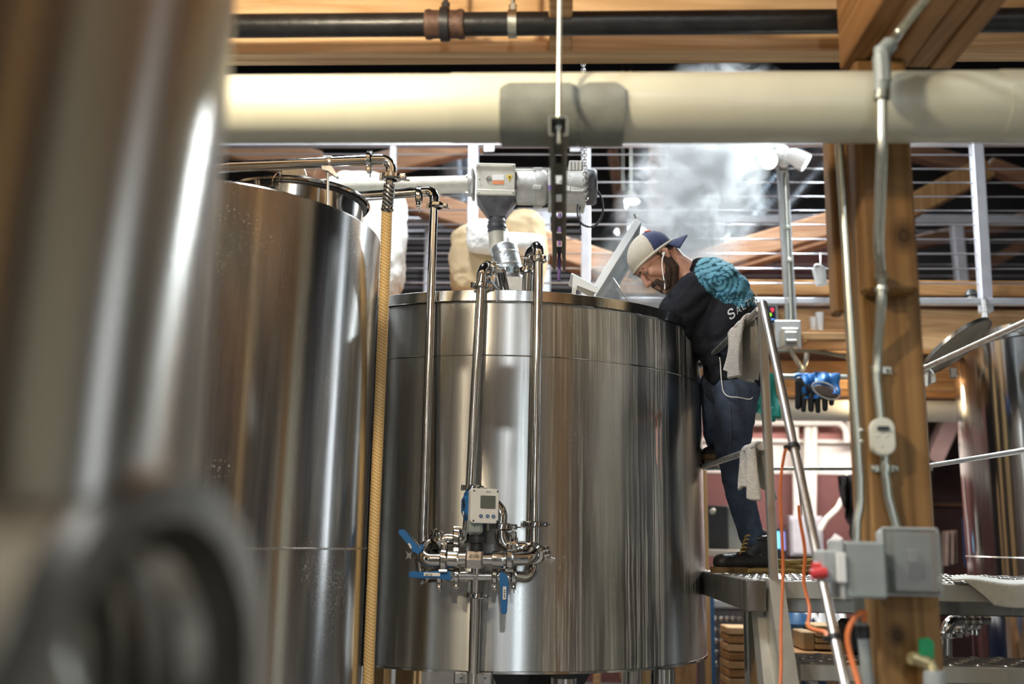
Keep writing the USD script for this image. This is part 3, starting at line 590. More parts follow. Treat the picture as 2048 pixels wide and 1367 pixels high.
# ------------------------------------------------------------------ the mezzanine behind: railing, beams, braces, roof
RD = 5.4
def vpost(px0, y0, px1, y1, D, w, d=None):
    a, b = PB(px0, y0, D), PB(px1, y1, D); return beam(a, b, w, d or w, HY, .004)
rl = Thing('mezzanine_railing', 'pale steel railing with tight horizontal cables along the mezzanine', 'railing', PB(1200, 580, RD))
rl.part('top_rail', beam(PB(300, 287, RD), PB(2200, 283, RD), .05, .045), 'rail_paint')
for x0, x1, w in ((787, 779, .036), (947, 943, .058), (1172, 1171, .052), (1952, 1972, .060)):
    rl.part('post', vpost(x0, 285, x1, 625 if x0 > 1900 else 640, RD, w), 'rail_paint')
for px in (978, 1150): rl.part('bracket', beam(PB(px, 290, RD - .03), PB(px, 303, RD - .03), .06, .008, HY, .002), 'rail_paint')
for k, y in enumerate((309, 337, 364.5, 392.5, 420.5, 449, 478, 507, 536.5, 566)):
    a, b = PB(300, y - 1, RD), PB(2200, y + 1, RD); rl.part('cable', cyl(a, b, .0042, 6), 'cable_steel')
# wooden edge of the mezzanine to the right of the tun, its rail and stained boards
ed = Thing('mezzanine_edge', 'brown timbers at the edge of the mezzanine floor', None, PB(1700, 700, 5.5), kind='structure')
def facebox(px0, px1, y0, y1, D, d, xpad0=0, xpad1=0):       # timber whose front face fills these pixels
    a, b = PB(px0, (y0 + y1) / 2, D), PB(px1, (y0 + y1) / 2, D); zt, zb = PB((px0 + px1) / 2, y0, D)[2], PB((px0 + px1) / 2, y1, D)[2]
    return bbox(a @ HX, b @ HX, D, D + d, zb, zt)
ed.part('timber', facebox(1240, 2300, 560, 590, 5.52, .06), 'wood_x'); ed.part('timber', facebox(1240, 2300, 589, 597, 5.54, .06), 'wood_dark')
ed.part('timber', facebox(1240, 2300, 618, 700, 5.60, .10), 'wood_x_pale'); ed.part('timber', facebox(1240, 2300, 722, 757, 5.75, .10), 'wood_x')
ed.part('timber', facebox(1240, 2300, 757, 777, 6.0, .10), 'wood_x_pale'); ed.part('timber', facebox(1240, 2300, 777, 792, 6.1, .1), 'wood_x')
ed.part('floor_plank', bbox(.2, 6, 5.6, 10.5, PB(1700, 600, 5.6)[2] - .02, PB(1700, 600, 5.6)[2], .002), 'wood_dark')
lr = Thing('toe_rail', 'galvanized rail along the foot of the cable railing', 'rail', PB(1700, 600, 5.36))
lr.part('rail', beam(PB(1240, 602, 5.36), PB(2200, 604, 5.36), .05, .034), 'rail_paint')
gr2 = Thing('glove_rail', 'slim galvanized rail that the rubber gloves hang on', 'rail', PB(1620, 752, 4.9))
gr2.part('rail', cyl(PB(1470, 752, 4.9), PB(1740, 754, 4.9), .013, 14), 'zinc')
wp = Thing('waste_pipe', 'long white plastic pipe under the mezzanine timbers', 'pipe', PB(1700, 820, 5.9))
wp.part('pipe_run', cyl(PB(1380, 818, 5.9), PB(2100, 824, 5.9), .063, 32), 'pvc_white')
# the far railing and the white frames
fr = Thing('far_railing', 'second white railing with close cables farther back on the mezzanine', 'railing', PB(1100, 580, 8.2))
for x0, y0, x1, y1 in ((862, 425, 858, 600), (1040, 425, 1042, 600), (1092, 425, 1090, 600), (1438, 440, 1438, 600), (1680, 425, 1696, 600), (1912, 450, 1925, 580)):
    fr.part('post', vpost(x0, y0, x1, y1, 8.2, .085), 'rail_paint')
for x0, x1, y in ((1035, 1172, 427), (1428, 2100, 440), (800, 1060, 445)): fr.part('rail', beam(PB(x0, y, 8.2), PB(x1, y, 8.2), .07, .07), 'rail_paint')
for k in range(11):
    y = 462 + k * 11.2; fr.part('cable', cyl(PB(790, y, 8.25), PB(1180, y, 8.25), .009, 6), 'cable_steel')
    if k % 2 == 0: fr.part('cable', cyl(PB(1430, y, 8.25), PB(2100, y, 8.25), .004, 6), 'cable_steel')
# timber braces of the roof trusses
tr = Thing('roof_truss', 'timber braces of the roof trusses rising through the dark', None, PB(1000, 450, 7), kind='structure')
def brace(a, b, D, h, d=.12, mat='wood_brace', D2=None): tr.part('brace', beam(PB(*a, D), PB(*b, D2 or D), d, h, np.cross(unit(PB(*b, D) - PB(*a, D)), HY), .01), mat)
brace((745, 372), (1260, 545), 6.6, .165); brace((760, 395), (1240, 570), 6.8, .05)
brace((1330, 548), (1720, 432), 6.6, .16); brace((1380, 562), (1720, 462), 6.8, .06)
brace((440, 282), (640, 335), 6.9, .22); brace((560, 380), (960, 282), 7.1, .17); brace((600, 330), (780, 430), 7.2, .15)
brace((1790, 430), (1975, 335), 7.2, .17, mat='wood_post_side'); brace((1975, 330), (2110, 380), 7.2, .1, mat='wood_dark'); brace((1815, 300), (1960, 340), 7.6, .13, mat='wood_dark')
brace((1760, 500), (2100, 430), 8.8, .12, mat='wood_dark'); brace((1850, 600), (2080, 470), 8.8, .10, mat='wood_dark')
brace((1310, 270), (1316, 560), 9.5, .12, mat='wood_brace'); brace((1225, 300), (1260, 560), 10, .1, mat='wood_dark')
brace((1500, 530), (1500, 600), 9.0, .5, mat='wall_maroon'); brace((1560, 560), (1680, 520), 9.0, .3, mat='wall_maroon')
# foil ducts
def duct(name, label, pts, r, n=90):
    p = spline(pts, n); rr = r * (1 + .05 * np.abs(np.sin(np.arange(n) * 1.57)))
    t = Thing(name, label, 'duct', p[0]); t.part('skin', sweep(p, rr, 26), 'foil'); return t
duct('foil_duct', 'ribbed silver duct dropping behind the left brace', [PB(905, 250, 7.6), PB(908, 330, 7.6), PB(915, 400, 7.7)], .13)
duct('foil_duct', 'large ribbed silver duct running diagonally behind the twin lamp pole', [PB(1690, 240, 9), PB(1610, 330, 9.2), PB(1530, 420, 9.6), PB(1470, 520, 10.2)], .22, 140)
# far high bay lamps
for px, y, D, r, lab in ((1262, 404, 11, .10, 'far round ceiling lamp glowing through the thin steam, topmost of three'), (1246, 414, 11.5, .06, 'small far ceiling lamp just below and left of the topmost one'), (1262, 464, 10.5, .19, 'brightest far ceiling lamp, partly behind the raised lid')):
    t = Thing('high_bay_lamp', lab, 'lamp', PB(px, y, D)); c = PB(px, y, D)
    t.part('reflector', lathe([(r * .3, .12), (r * .7, .09), (r, 0), (r * .97, 0), (r * .66, .085), (r * .28, .115)], c, n=24), 'white_plastic'); t.part('lens', lathe([(.0001, .01), (r * .9, .01)], c, n=24), 'lamp_cool')
    t.part('suspension', cyl(c + ZU * .115, V3(c[0], c[1], 7.0), .008, 8), 'zinc')
# the wall under the mezzanine
wu = Thing('wall_far', 'pale pink wall with a maroon lower half beneath the mezzanine', None, PB(1550, 1000, 7.6), kind='structure')
zl = PB(1600, 948, 7.6)[2]; zm = PB(1600, 884, 7.6)[2]; zt = PB(1600, 700, 7.6)[2]
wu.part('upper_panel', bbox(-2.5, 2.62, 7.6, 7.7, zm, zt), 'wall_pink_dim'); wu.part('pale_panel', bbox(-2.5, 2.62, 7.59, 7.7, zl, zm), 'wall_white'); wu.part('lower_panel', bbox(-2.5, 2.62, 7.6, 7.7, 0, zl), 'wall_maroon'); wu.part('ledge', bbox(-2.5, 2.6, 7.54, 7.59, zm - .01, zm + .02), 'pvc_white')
wr = Thing('wall_far', 'dark maroon boarded wall right of the post', None, PB(1900, 1000, 8.6), kind='structure')
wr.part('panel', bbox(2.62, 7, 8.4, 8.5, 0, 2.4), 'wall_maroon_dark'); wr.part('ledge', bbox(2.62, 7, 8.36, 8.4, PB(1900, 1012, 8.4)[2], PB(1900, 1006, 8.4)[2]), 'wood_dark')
wr.part('brace', beam(PB(1862, 925, 7.9), PB(1905, 830, 7.9), .12, .16, HY), 'wall_pink')
def wallpipe(name, label, pts, r, mat='pvc_white', rad=.12):
    t = Thing(name, label, 'conduit', pts[-1]); t.part('tube', pipe(pts, r, rad, 12), mat); return t
wallpipe('wall_conduit', 'pale conduit that arches over and turns down on the pink wall', [PB(1440, 845, 7.45), PB(1690, 845, 7.45), PB(1694, 884, 7.45)], .024, 'pvc_white', .14)
for k, (x0, x1, yb) in enumerate(((1590, 1593, 1035), (1615, 1612, 1035), (1628, 1626, 1035))):
    wallpipe('wall_conduit', ('leftmost of three upright conduits above the pale panel box', 'middle of three upright conduits above the pale panel box', 'rightmost of three upright conduits above the pale panel box')[k], [PB(x0, 838, 7.5), PB(x1, yb, 7.5)], .026, 'pvc_white')
wallpipe('wall_conduit', 'wide upright conduit at the right end of the pink wall', [PB(1704, 838, 7.5), PB(1706, 885, 7.5)], .05, 'pvc_white')
wallpipe('wall_conduit', 'bent conduit curving up from the right side of the pale panel box', [PB(1640, 1060, 7.3), PB(1650, 1040, 7.3), PB(1676, 1015, 7.3), PB(1690, 985, 7.3), PB(1694, 930, 7.3)], .02, 'pvc_white')
pb = Thing('panel_box', 'pale grey electrical panel on the maroon wall behind the handrail', 'electrical panel', PB(1612, 1112, 7.45)); pb.part('case', facebox(1580, 1646, 1031, 1112, 7.42, .12), 'rail_paint'); pb.part('door', facebox(1584, 1642, 1036, 1107, 7.405, .012), 'rail_paint')
sp = Thing('speaker_cabinet', 'black cabinet with a grey side behind the worker\'s boots', 'speaker', PB(1445, 1100, 6.4))
sp.part('cabinet', facebox(1414, 1456, 1010, 1098, 6.4, .3), 'black_plastic'); sp.part('side_panel', facebox(1456, 1486, 1012, 1098, 6.41, .28), 'grey_enamel'); sp.part('dial', ball(PB(1425, 1022, 6.39), .02, 2, (1, .4, 1)), 'zinc')
lt = Thing('work_shelf', 'pale shelf under the black cabinet', 'shelf', PB(1450, 1115, 6.4)); lt.part('board', facebox(1395, 1530, 1099, 1112, 6.3, .5), 'pvc_white'); 
for px in (1400, 1525):
    q = PB(px, 1110, 6.5); lt.part('leg', beam(q, V3(q[0], q[1], 0), .05, .05), 'dark_steel')
bw = Thing('shelf_upright', 'wooden upright between the tun and the worker\'s legs', 'post', PB(1410, 1090, 5.4)); bw.part('timber', beam(PB(1407, 935, 5.4), V3(*PB(1413, 1120, 5.4)[:2], 0), .028, .055, HY), 'wood_stud')
mo = Thing('monitor', 'small screen glowing cyan and violet beyond the worker\'s boot', 'screen', PB(1553, 1100, 6.8))
mo.part('case', beam(PB(1541, 1085, 6.82), PB(1572, 1088, 6.75), .03, .20, ZU), 'black_plastic'); mo.part('display', facebox(1543, 1561, 1062, 1096, 6.72, .006), 'screen_cyan'); mo.part('display', facebox(1562, 1571, 1062, 1100, 6.73, .006), 'screen_violet')
mo.part('stand', beam(PB(1555, 1095, 6.82), V3(*PB(1555, 1095, 6.82)[:2], .9), .05, .05), 'black_plastic')
bn = Thing('work_bench', 'dark bench that the glowing screen stands on', 'bench', PB(1553, 1140, 6.8)); bn.part('top', bbox(1.5, 2.2, 6.75, 7.35, .86, .90), 'dark_steel')
for x in (1.55, 2.15): bn.part('leg', bbox(x - .025, x + .025, 7.0, 7.05, 0, .86), 'dark_steel')
pg = Thing('paper_sheet', 'white sheet tilted against the maroon wall', 'paper', PB(1668, 1085, 7.0)); pg.part('sheet', patch([PB(1655, 1086, 7.0), PB(1670, 1066, 7.0), PB(1686, 1076, 7.0), PB(1676, 1088, 7.0)], 4, 4, None, .004), 'white_plastic'); pg.part('pin', cyl(P(1671, 1070, 7.51), P(1671, 1070, 7.51) + HY * .3, .004, 8), 'zinc_dark')
dkp = Thing('hanging_tarp', 'dark sheet hanging beside the pink wall left of the post', 'tarp', PB(1690, 1090, 6.6)); dkp.part('sheet', patch([PB(1676, 950, 6.6), PB(1712, 948, 6.6), PB(1706, 1085, 6.6), PB(1686, 1010, 6.6)], 10, 10, lambda u, v: .03 * np.sin(u * 14 + v * 3)[..., None] * HY, .006), 'black_rubber'); dkp.part('hook', cyl(P(1694, 950, 7.5), P(1694, 950, 7.5) + HY * .3, .006, 8), 'zinc_dark')
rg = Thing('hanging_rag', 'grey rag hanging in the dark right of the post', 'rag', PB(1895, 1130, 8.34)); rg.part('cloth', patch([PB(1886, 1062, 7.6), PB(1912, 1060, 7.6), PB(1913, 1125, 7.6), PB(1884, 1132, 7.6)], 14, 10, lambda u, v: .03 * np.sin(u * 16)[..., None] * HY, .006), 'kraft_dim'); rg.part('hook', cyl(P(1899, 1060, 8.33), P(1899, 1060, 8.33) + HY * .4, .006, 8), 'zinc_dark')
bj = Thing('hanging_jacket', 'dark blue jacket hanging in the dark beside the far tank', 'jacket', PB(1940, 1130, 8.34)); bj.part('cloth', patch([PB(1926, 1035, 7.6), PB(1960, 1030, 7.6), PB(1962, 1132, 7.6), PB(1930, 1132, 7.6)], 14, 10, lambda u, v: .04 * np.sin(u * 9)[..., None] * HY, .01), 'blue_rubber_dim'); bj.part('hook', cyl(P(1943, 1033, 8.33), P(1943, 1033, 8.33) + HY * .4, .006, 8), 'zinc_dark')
cl_ = Thing('unseen_timber_lamp', 'unseen small bulb hidden behind the post, placed to light the timbers under the mezzanine', 'lamp', (2.06, 5.66, 1.86)); cl_.part('bulb', ball((2.06, 5.66, 1.86), .04, 2), 'lamp_bulb'); cl_.part('socket', cyl((2.06, 5.66, 1.90), (2.06, 5.66, 2.3), .018, 14), 'black_plastic')  # unseen bulb, placed to light the timbers from the front

# ------------------------------------------------------------------ brew piping in front of the tun
def clamp(node, c, ax, r, side, nut=True, w=None):             # hinged sanitary clamp round a pipe, bolt lug on the given side
    c = A(c, float); ax = unit(ax); w = w or .55 * r; side = unit(A(side, float) - (A(side, float) @ ax) * ax); tn = np.cross(ax, side)
    ring = lathe([(r * 1.0, -w), (r * 1.4, -w), (r * 1.72, -w * .6), (r * 1.72, w * .6), (r * 1.4, w), (r * 1.0, w)], c, ax, 26)
    Rm = np.stack([side, tn, ax], 1); q = c + side * r * 1.95
    lugs = [rbox(q + tn * r * .4, (r * 1.1, r * .5, w * 1.5), Rm, r * .1), rbox(q - tn * r * .4, (r * 1.1, r * .5, w * 1.5), Rm, r * .1), cyl(c - side * r * 1.75 - ax * w, c - side * r * 1.75 + ax * w, r * .3, 10)]
    p = node.part('clamp', cat([ring] + lugs), 'polished')
    if nut:
        e = q + side * r * .1
        p.part('wing_nut', cat([cyl(e - tn * r * .9, e + tn * r * 1.3, r * .16, 8), cyl(e + tn * r * .75, e + tn * r * 1.15, r * .3, 10), rbox(e + tn * r * 1.25 + side * r * .1, (r * 1.6, r * .65, r * .2), np.stack([unit(side + tn * .5), unit(tn - side * .5), ax], 1), r * .05)]), 'satin')
    return p
rs = .0145
brew = Thing('brew_piping', 'polished brew pipework with a flow meter and blue levers before the tun', 'pipework', P(950, 1150, 3.24))
YA, YB = 3.31, 3.30
a_pts = [P(640, 398, 3.45), P(862, 383, 3.36), P(869, 412, 3.34), P(846, 1085, YA)]
a_all = [P(640, 399, 3.42), P(869, 381, 3.38), P(866, 560, 3.34), P(846, 1075, YA), P(841, 1128, YA), P(848, 1158, YA - .005), P(880, 1152, 3.25)]
brew.part('riser_pipe', pipe([P(640, 399, 3.42), P(869, 381, 3.37), P(868, 413, 3.365)], .0182, .05, 18), 'polished')
brew.part('riser_pipe', pipe([P(868, 408, 3.365), P(846, 1085, YA)], rs, 0, 18), 'satin_bright')
clamp(brew, P(838, 391, 3.37), HX, .0182, (0, -.2, -1)); clamp(brew, P(872, 411, 3.365), ZU, .0165, HX)
brew.part('elbow', pipe([P(846, 1083, YA), P(840, 1118, YA), P(845, 1156, YA - .01), P(885, 1152, 3.262)], rs * 1.1, .05, 18), 'polished')
# pipe B, middle
B0 = P(961, 590, 3.305); 
brew.part('riser_pipe', pipe([P(962, 566, 3.31), P(940, 985, 3.27), P(934, 1062, 3.275)], .0158, 0, 18), 'satin_bright')
brew.part('elbow', pipe([P(962, 568, 3.31), P(964, 532, 3.31), P(1002, 538, 3.42)], .0165, .045, 18), 'polished')
clamp(brew, P(961, 571, 3.31), ZU, .0165, HX + .3 * HY); clamp(brew, P(976, 538, 3.345), P(1002, 538, 3.42) - P(964, 532, 3.31), .0165, ZU * .4 + HX)
brew.part('branch', cat(pipe([P(1002, 538, 3.42), P(1012, 590, 3.5)], .017, 0, 16), pipe([P(975, 560, 3.36), P(1000, 592, 3.45)], .012, 0, 14)), 'bright_steel')
clamp(brew, P(943, 975, 3.27), ZU, .0165, HX)
# pipe C, right
brew.part('riser_pipe', pipe([P(1076, 520, 3.33), P(1068, 1048, YB), P(1067, 1100, YB)], .0178, 0, 18), 'satin_bright')
brew.part('elbow', pipe([P(1076, 522, 3.33), P(1078, 488, 3.33), P(1058, 505, 3.42), P(1056, 540, 3.44)], .0185, .05, 18), 'polished')
brew.part('drop_pipe', pipe([P(1056, 530, 3.44), P(1054, 600, 3.46)], .019, 0, 16), 'bright_steel')
clamp(brew, P(1077, 518, 3.33), ZU, .0185, -HX + .4 * HY); clamp(brew, P(1056, 541, 3.44), ZU, .02, -HX, nut=False)
clamp(brew, P(1068, 1048, YB), ZU, .0178, HX)
brew.part('elbow', pipe([P(1067, 1098, YB), P(1068, 1128, YB), P(1060, 1155, YB - .02), P(1026, 1152, 3.25)], .0178, .06, 18), 'polished')
# loops and main meter run
YM = 3.215; rm = .0225
brew.part('loop_pipe', pipe([P(934, 1058, 3.275), P(932, 1080, 3.28), P(890, 1078, 3.285), P(858, 1088, 3.28), P(842, 1105, 3.24), P(852, 1120, YM), P(885, 1119, YM)], .0215, .045, 20, 6), 'polished')
brew.part('loop_pipe', pipe([P(1018, 1118, YM), P(1062, 1116, YM + .01), P(1070, 1103, 3.25), P(1054, 1093, 3.275), P(1030, 1097, 3.27), P(1004, 1088, 3.265), P(1001, 1052, 3.265), P(1002, 1018, 3.27), P(975, 1000, 3.285)], .0215, .045, 20, 6), 'polished')
brew.part('meter_tube', cat(cyl(P(880, 1119, YM), P(1022, 1118, YM), rm * .92, 24)), 'bright_steel')
for px in (906, 996): brew.part('union', lathe([(rm * .9, -.018), (rm * 1.16, -.018), (rm * 1.2, -.014), (rm * 1.2, .014), (rm * 1.16, .018), (rm * .9, .018)], P(px, 1118.5, YM), HX, 28), 'bright_steel')
hexb = lathe([(.0001, -.028), (.026, -.028), (.0305, -.022), (.0305, .022), (.026, .028), (.0001, .028)], P(949, 1119, YM), HX, 6, up=ZU)
brew.part('hex_block', hexb, 'satin', 15)
lb_o = P(949, 1112, YM) - HY * .0278
brew.part('print', cat([rbox(lb_o + HX * x + ZU * z, (w, .002, .0016), RB, .0004) for x, z, w in ((-.008, .004, .012), (.006, .004, .012), (.016, .0042, .004), (-.012, -.001, .008), (0, -.001, .007), (.011, -.001, .008))]), 'label_text')
clamp(brew, P(888, 1119, YM), HX, rm * .95, ZU + .5 * HY); clamp(brew, P(1020, 1118, YM), HX, rm * .95, ZU + .5 * HY)
clamp(brew, P(873, 1088, 3.265), P(890, 1078, 3.285) - P(858, 1092, 3.25), .0215, ZU - HY * .6); clamp(brew, P(914, 1077, 3.283), HX, .0215, -ZU - HY * .3); clamp(brew, P(1030, 1096, 3.268), HX + .1 * ZU, .0215, ZU); clamp(brew, P(1001, 1053, 3.265), ZU, .0215, HX); clamp(brew, P(1068, 1106, 3.262), V3(.2, 1, .6), .0215, HX + ZU * .3)
# black union and meter head
brew.part('black_fitting', cat(lathe([(.0001, -.03), (.019, -.03), (.019, -.008), (.027, -.006), (.028, .004), (.027, .013), (.018, .016), (.018, .033), (.0001, .033)], P(953, 1081, YM), n=28), cyl(P(953, 1098, YM), P(953, 1106, YM), .017, 20)), 'black_plastic', 25)
brew.part('meter_stem', rbox(P(950, 1052, YM), (.05, .045, .05), RB, .008), 'grey_enamel')
th = math.radians(20); mx, my = HX * math.cos(th) + HY * math.sin(th), -HX * math.sin(th) + HY * math.cos(th)     # meter turned a little
mo_ = P(969, 1011, YM - .03)
mt = brew.part('meter_case', slab(mo_ + my * .012, mx, ZU, .092, .108, .012, .03, .004), 'white_plastic', label='white meter face with a grey display')
mt.part('display', prism(rrect(.049, .040, .003), mo_ - my * .0035 + mx * .010 + ZU * .012, mx, ZU, .004), 'lcd')
for k, dx in enumerate((-.012, .010, .029)): mt.part('button', cat(prism(Point(0, 0).buffer(.0058, 12), mo_ - my * .0035 + mx * dx - ZU * .032, mx, ZU, .004), ), 'label_blue')
for dx in (-.012, .010, .029): mt.part('button_mark', cat(rbox(mo_ - my * .006 + mx * dx - ZU * .030, (.005, .0012, .0014), np.stack([mx, my, ZU], 1), .0003), rbox(mo_ - my * .006 + mx * dx - ZU * .034, (.005, .0012, .0014), np.stack([mx, my, ZU], 1), .0003)), 'white_plastic')
for dx in (-.036, .041):
    for dz in (-.047, .046): mt.part('screw', ball(mo_ - my * .003 + mx * dx + ZU * dz, .003, 2, (1, .6, 1)), 'black_plastic')
mt.part('print', cat(rbox(mo_ - my * .0035 + mx * .006 + ZU * .044, (.004, .0012, .003), np.stack([mx, my, ZU], 1), .0003), rbox(mo_ - my * .0035 + mx * .014 + ZU * .044, (.010, .0012, .0022), np.stack([mx, my, ZU], 1), .0003)), 'label_blue')
mb = brew.part('meter_back', cat(slab(mo_ + my * .062, mx, ZU, .088, .098, .012, .07, .004), hull([mo_ + my * y - mx * x + ZU * z for y, x, z in ((.03, .044, .034), (.095, .044, .034), (.03, .044, -.034), (.095, .044, -.034), (.04, .054, .02), (.085, .054, .02), (.04, .054, -.02), (.085, .054, -.02))])), 'blue_plastic')
mb.part('recess', rbox(mo_ + my * .05 - mx * .0545 + ZU * .008, (.002, .02, .03), np.stack([mx, unit(my + ZU * -.5), unit(ZU + .5 * my)], 1), .0008), 'black_plastic')
mb.part('sticker', rbox(mo_ + my * .055 - mx * .0545 - ZU * .024, (.002, .014, .010), np.stack([mx, unit(my + ZU * .5), unit(ZU - .5 * my)], 1), .0006), 'label_white')
# lower manifold
YL = 3.25
brew.part('manifold_pipe', cyl(P(880, 1152, YL), P(1030, 1152, YL), .0165, 22), 'bright_steel')
brew.part('drain_pipe', pipe([P(953, 1128, YL), P(952, 1152, YL), P(947, 1345, YL + .03), P(945, 1420, YL + .05)], .0168, 0, 20), 'satin_bright')
brew.part('cross_collar', cat(lathe([(.0165, -.006), (.019, 0), (.0165, .006)], P(952, 1152, YL), n=24), lathe([(.0165, -.006), (.019, 0), (.0165, .006)], P(952, 1152, YL), HX, 24)), 'bright_steel')
for px, y, s in ((914, 1150, -ZU - .2 * HY), (880, 1152, -ZU - .2 * HY), (990, 1152, -ZU - .2 * HY), (1028, 1152, -ZU - .2 * HY)): clamp(brew, P(px, y, YL), HX, .0165, s)
clamp(brew, P(951, 1190, YL + .005), ZU, .0168, HX); clamp(brew, P(858, 1150, 3.285), V3(.7, 0, -.6), .0155, -ZU)
hb = brew.part('pipe_bracket', cat(rbox(P(946, 1356, YL + .03), (.12, .018, .036), RB, .004), cyl(P(946, 1340, YL + .035), P(946, 1372, YL + .035), .0215, 20)), 'satin')
for px in (922, 970): hb.part('bolt', ball(P(px, 1354, YL + .02), .005, 2), 'dark_steel')
def lever(pts, Y, mat='blue_plastic', d=.014, name='valve_lever'):
    p3 = A([P(x, y, Y) for x, y in pts]); o = p3.mean(0); q = A([[(p - o) @ HX, (p - o) @ ZU] for p in p3])
    pg = Polygon(q).buffer(-.002).buffer(.002, 6)
    return brew.part(name, cat(prism(pg, o, HX, ZU, d * .7), prism(pg.buffer(-.0022), o, HX, ZU, d)), mat)
l1 = lever([(818, 1143), (832, 1141), (836, 1143), (862, 1142), (880, 1140), (905, 1142), (905, 1157), (898, 1160), (872, 1155), (845, 1156), (832, 1155), (818, 1154)], 3.215)
l1.part('sticker', rbox(P(864, 1148, 3.204), (.052, .002, .0105), RB, .0005), 'label_white')
tx = meshkit.text_mesh('HLT N', .0052, .0008, True); l1.part('print', TM(P(850.5, 1150, 3.2022) + tx.vertices[:, :1] * HX + tx.vertices[:, 1:2] * ZU - tx.vertices[:, 2:] * HY, tx.faces), 'label_text', False)
l2 = lever([(999, 1147), (1003, 1142), (1010, 1146), (1016, 1156), (1018, 1166), (1016, 1185), (1014, 1222), (1012, 1227), (1003, 1227), (1002, 1222), (1001, 1180), (999, 1165)], 3.205)
l2.part('sticker', rbox(P(1009, 1185, 3.194), (.011, .002, .040), RB, .0005), 'label_white')
l2.part('print', cat([rbox(P(1009, 1180 + k, 3.1925), (.004, .001, .004), RB, .0003) for k in (0, 4, 9, 13)]), 'label_text')
l3 = lever([(797, 1066), (799, 1058), (808, 1058), (817, 1068), (835, 1090), (846, 1088), (848, 1094), (842, 1104), (838, 1108), (825, 1102), (818, 1090)], 3.22)
l3.part('sticker', rbox(P(820, 1091, 3.21), (.006, .002, .018), np.stack([unit(HX + ZU * .6), HY, unit(ZU - .6 * HX)], 1), .0005), 'label_white')
l3.part('steel_handle', beam(P(819, 1063, 3.215), P(842, 1097, 3.215), .004, .012, HY, .001), 'polished')
brew.part('valve_body', cat(lathe([(.0001, -.018), (.024, -.018), (.026, 0), (.024, .018), (.0001, .018)], P(843, 1104, 3.285), n=22), cyl(P(843, 1103, 3.285), P(843, 1103, 3.22), .009, 14)), 'polished')
for px, y in ((905, 1150), (1008, 1152)): brew.part('valve_body', cat(lathe([(.0001, -.016), (.023, -.016), (.025, 0), (.023, .016), (.0001, .016)], P(px, y, YL), HX, 22), cyl(P(px, y, YL), P(px, y - 2, 3.2), .009, 14)), 'polished')
wn = P(820, 1110, 3.25); brew.part('wing_nut', cat(cyl(wn, P(836, 1113, 3.28), .006, 10), prism([(-.014, .014), (-.004, .006), (.004, .012), (.004, -.012), (-.004, -.007), (-.014, -.013), (-.009, 0)], wn, HX, ZU, .008)), 'satin')
# transfer line over the kettle, with the amber hose
tl = Thing('transfer_line', 'polished pipe over the kettle turning down into the amber hose', 'pipework', P(655, 345, 2.98))
tl.part('tube', pipe([P(380, 344, 2.75), P(460, 334, 2.79), P(740, 320, 2.96)], .0165, 0, 20), 'polished')
tl.part('elbow', pipe([P(738, 320, 2.96), P(781, 318, 2.98), P(783, 356, 2.98)], .0165, .045, 20), 'polished')
clamp(tl, P(739, 320, 2.96), HX, .0165, -ZU); clamp(tl, P(783, 354, 2.98), ZU, .0185, HX)
sp_ = tl.part('support_rod', cyl(P(655, 338, 2.91), P(656, 425, 2.91), .0042, 12), 'satin')
tl.part('pipe_clip', cat(lathe([(.0168, -.012), (.02, -.012), (.02, .012), (.0168, .012)], P(656, 324, 2.91), HX, 22, close=True), prism([(-.018, -.014), (.014, -.014), (.036, -.048), (.03, -.05), (.004, -.03), (-.014, -.026)], P(656, 325, 2.90), HX, ZU, .02)), 'satin')
hp = [P(x, y, Y) for x, y, Y in ((779, 366, 2.98), (777, 395, 2.99), (774, 420, 3.01), (767, 620, 3.10), (761, 767, 3.13), (751, 1000, 3.16), (742, 1227, 3.18), (736, 1400, 3.19), (738, 1520, 3.15))]
tl.part('hose_barb', lathe([(.009, 0), (.012, -.004), (.012, -.018), (.0145, -.02), (.0145, -.024), (.0001, -.024)], P(779.5, 360, 2.98), n=20), 'polished')
def braid(pts, r, n, k, mt, name, node, amber, thread, steel=False):
    p = spline(pts, n); s = np.r_[0, np.cumsum(np.linalg.norm(np.diff(p, axis=0), axis=1))]; m = 48
    tb = sweep(p, r, m, caps=False, up=(0, 1, 0)); th = np.tile(np.arange(m) * 2 * np.pi / m, n); ss = np.repeat(s, m)
    tri = np.abs(((th / (2 * np.pi) * 4 + .5) % 2) - 1)                              # herringbone: the lay turns four times round the hose
    f = (ss / k + tri * 1.35) % 1; t = np.clip(1 - np.abs(f - .5) / .2, 0, 1) ** .7
    col = A(amber) * (1 - t[:, None]) + A(thread) * t[:, None]
    tb.vertices = tb.vertices + np.asarray(tb.vertex_normals) * (t * r * .05)[:, None]
    return node.part(name, tb, mt, True, color=col)
braid(hp[2:], .0168, 1500, .0105, 'hose_amber', 'hose', tl, (.66, .40, .13), (.88, .76, .48))
braid([P(779, 368, 2.98), P(777, 392, 2.99), P(774, 421, 3.01)], .0178, 120, .012, 'braid_steel', 'braided_sleeve', tl, (.10, .10, .10), (.8, .8, .8))
for y, px in ((392, 777), (418, 774)): tl.part('hose_band', cat(lathe([(.018, -.003), (.0192, -.003), (.0192, .003), (.018, .003)], P(px, y, 3.0), n=24, close=True), rbox(P(px + 9, y + 2, 3.0), (.012, .01, .009), RB, .002)), 'polished')
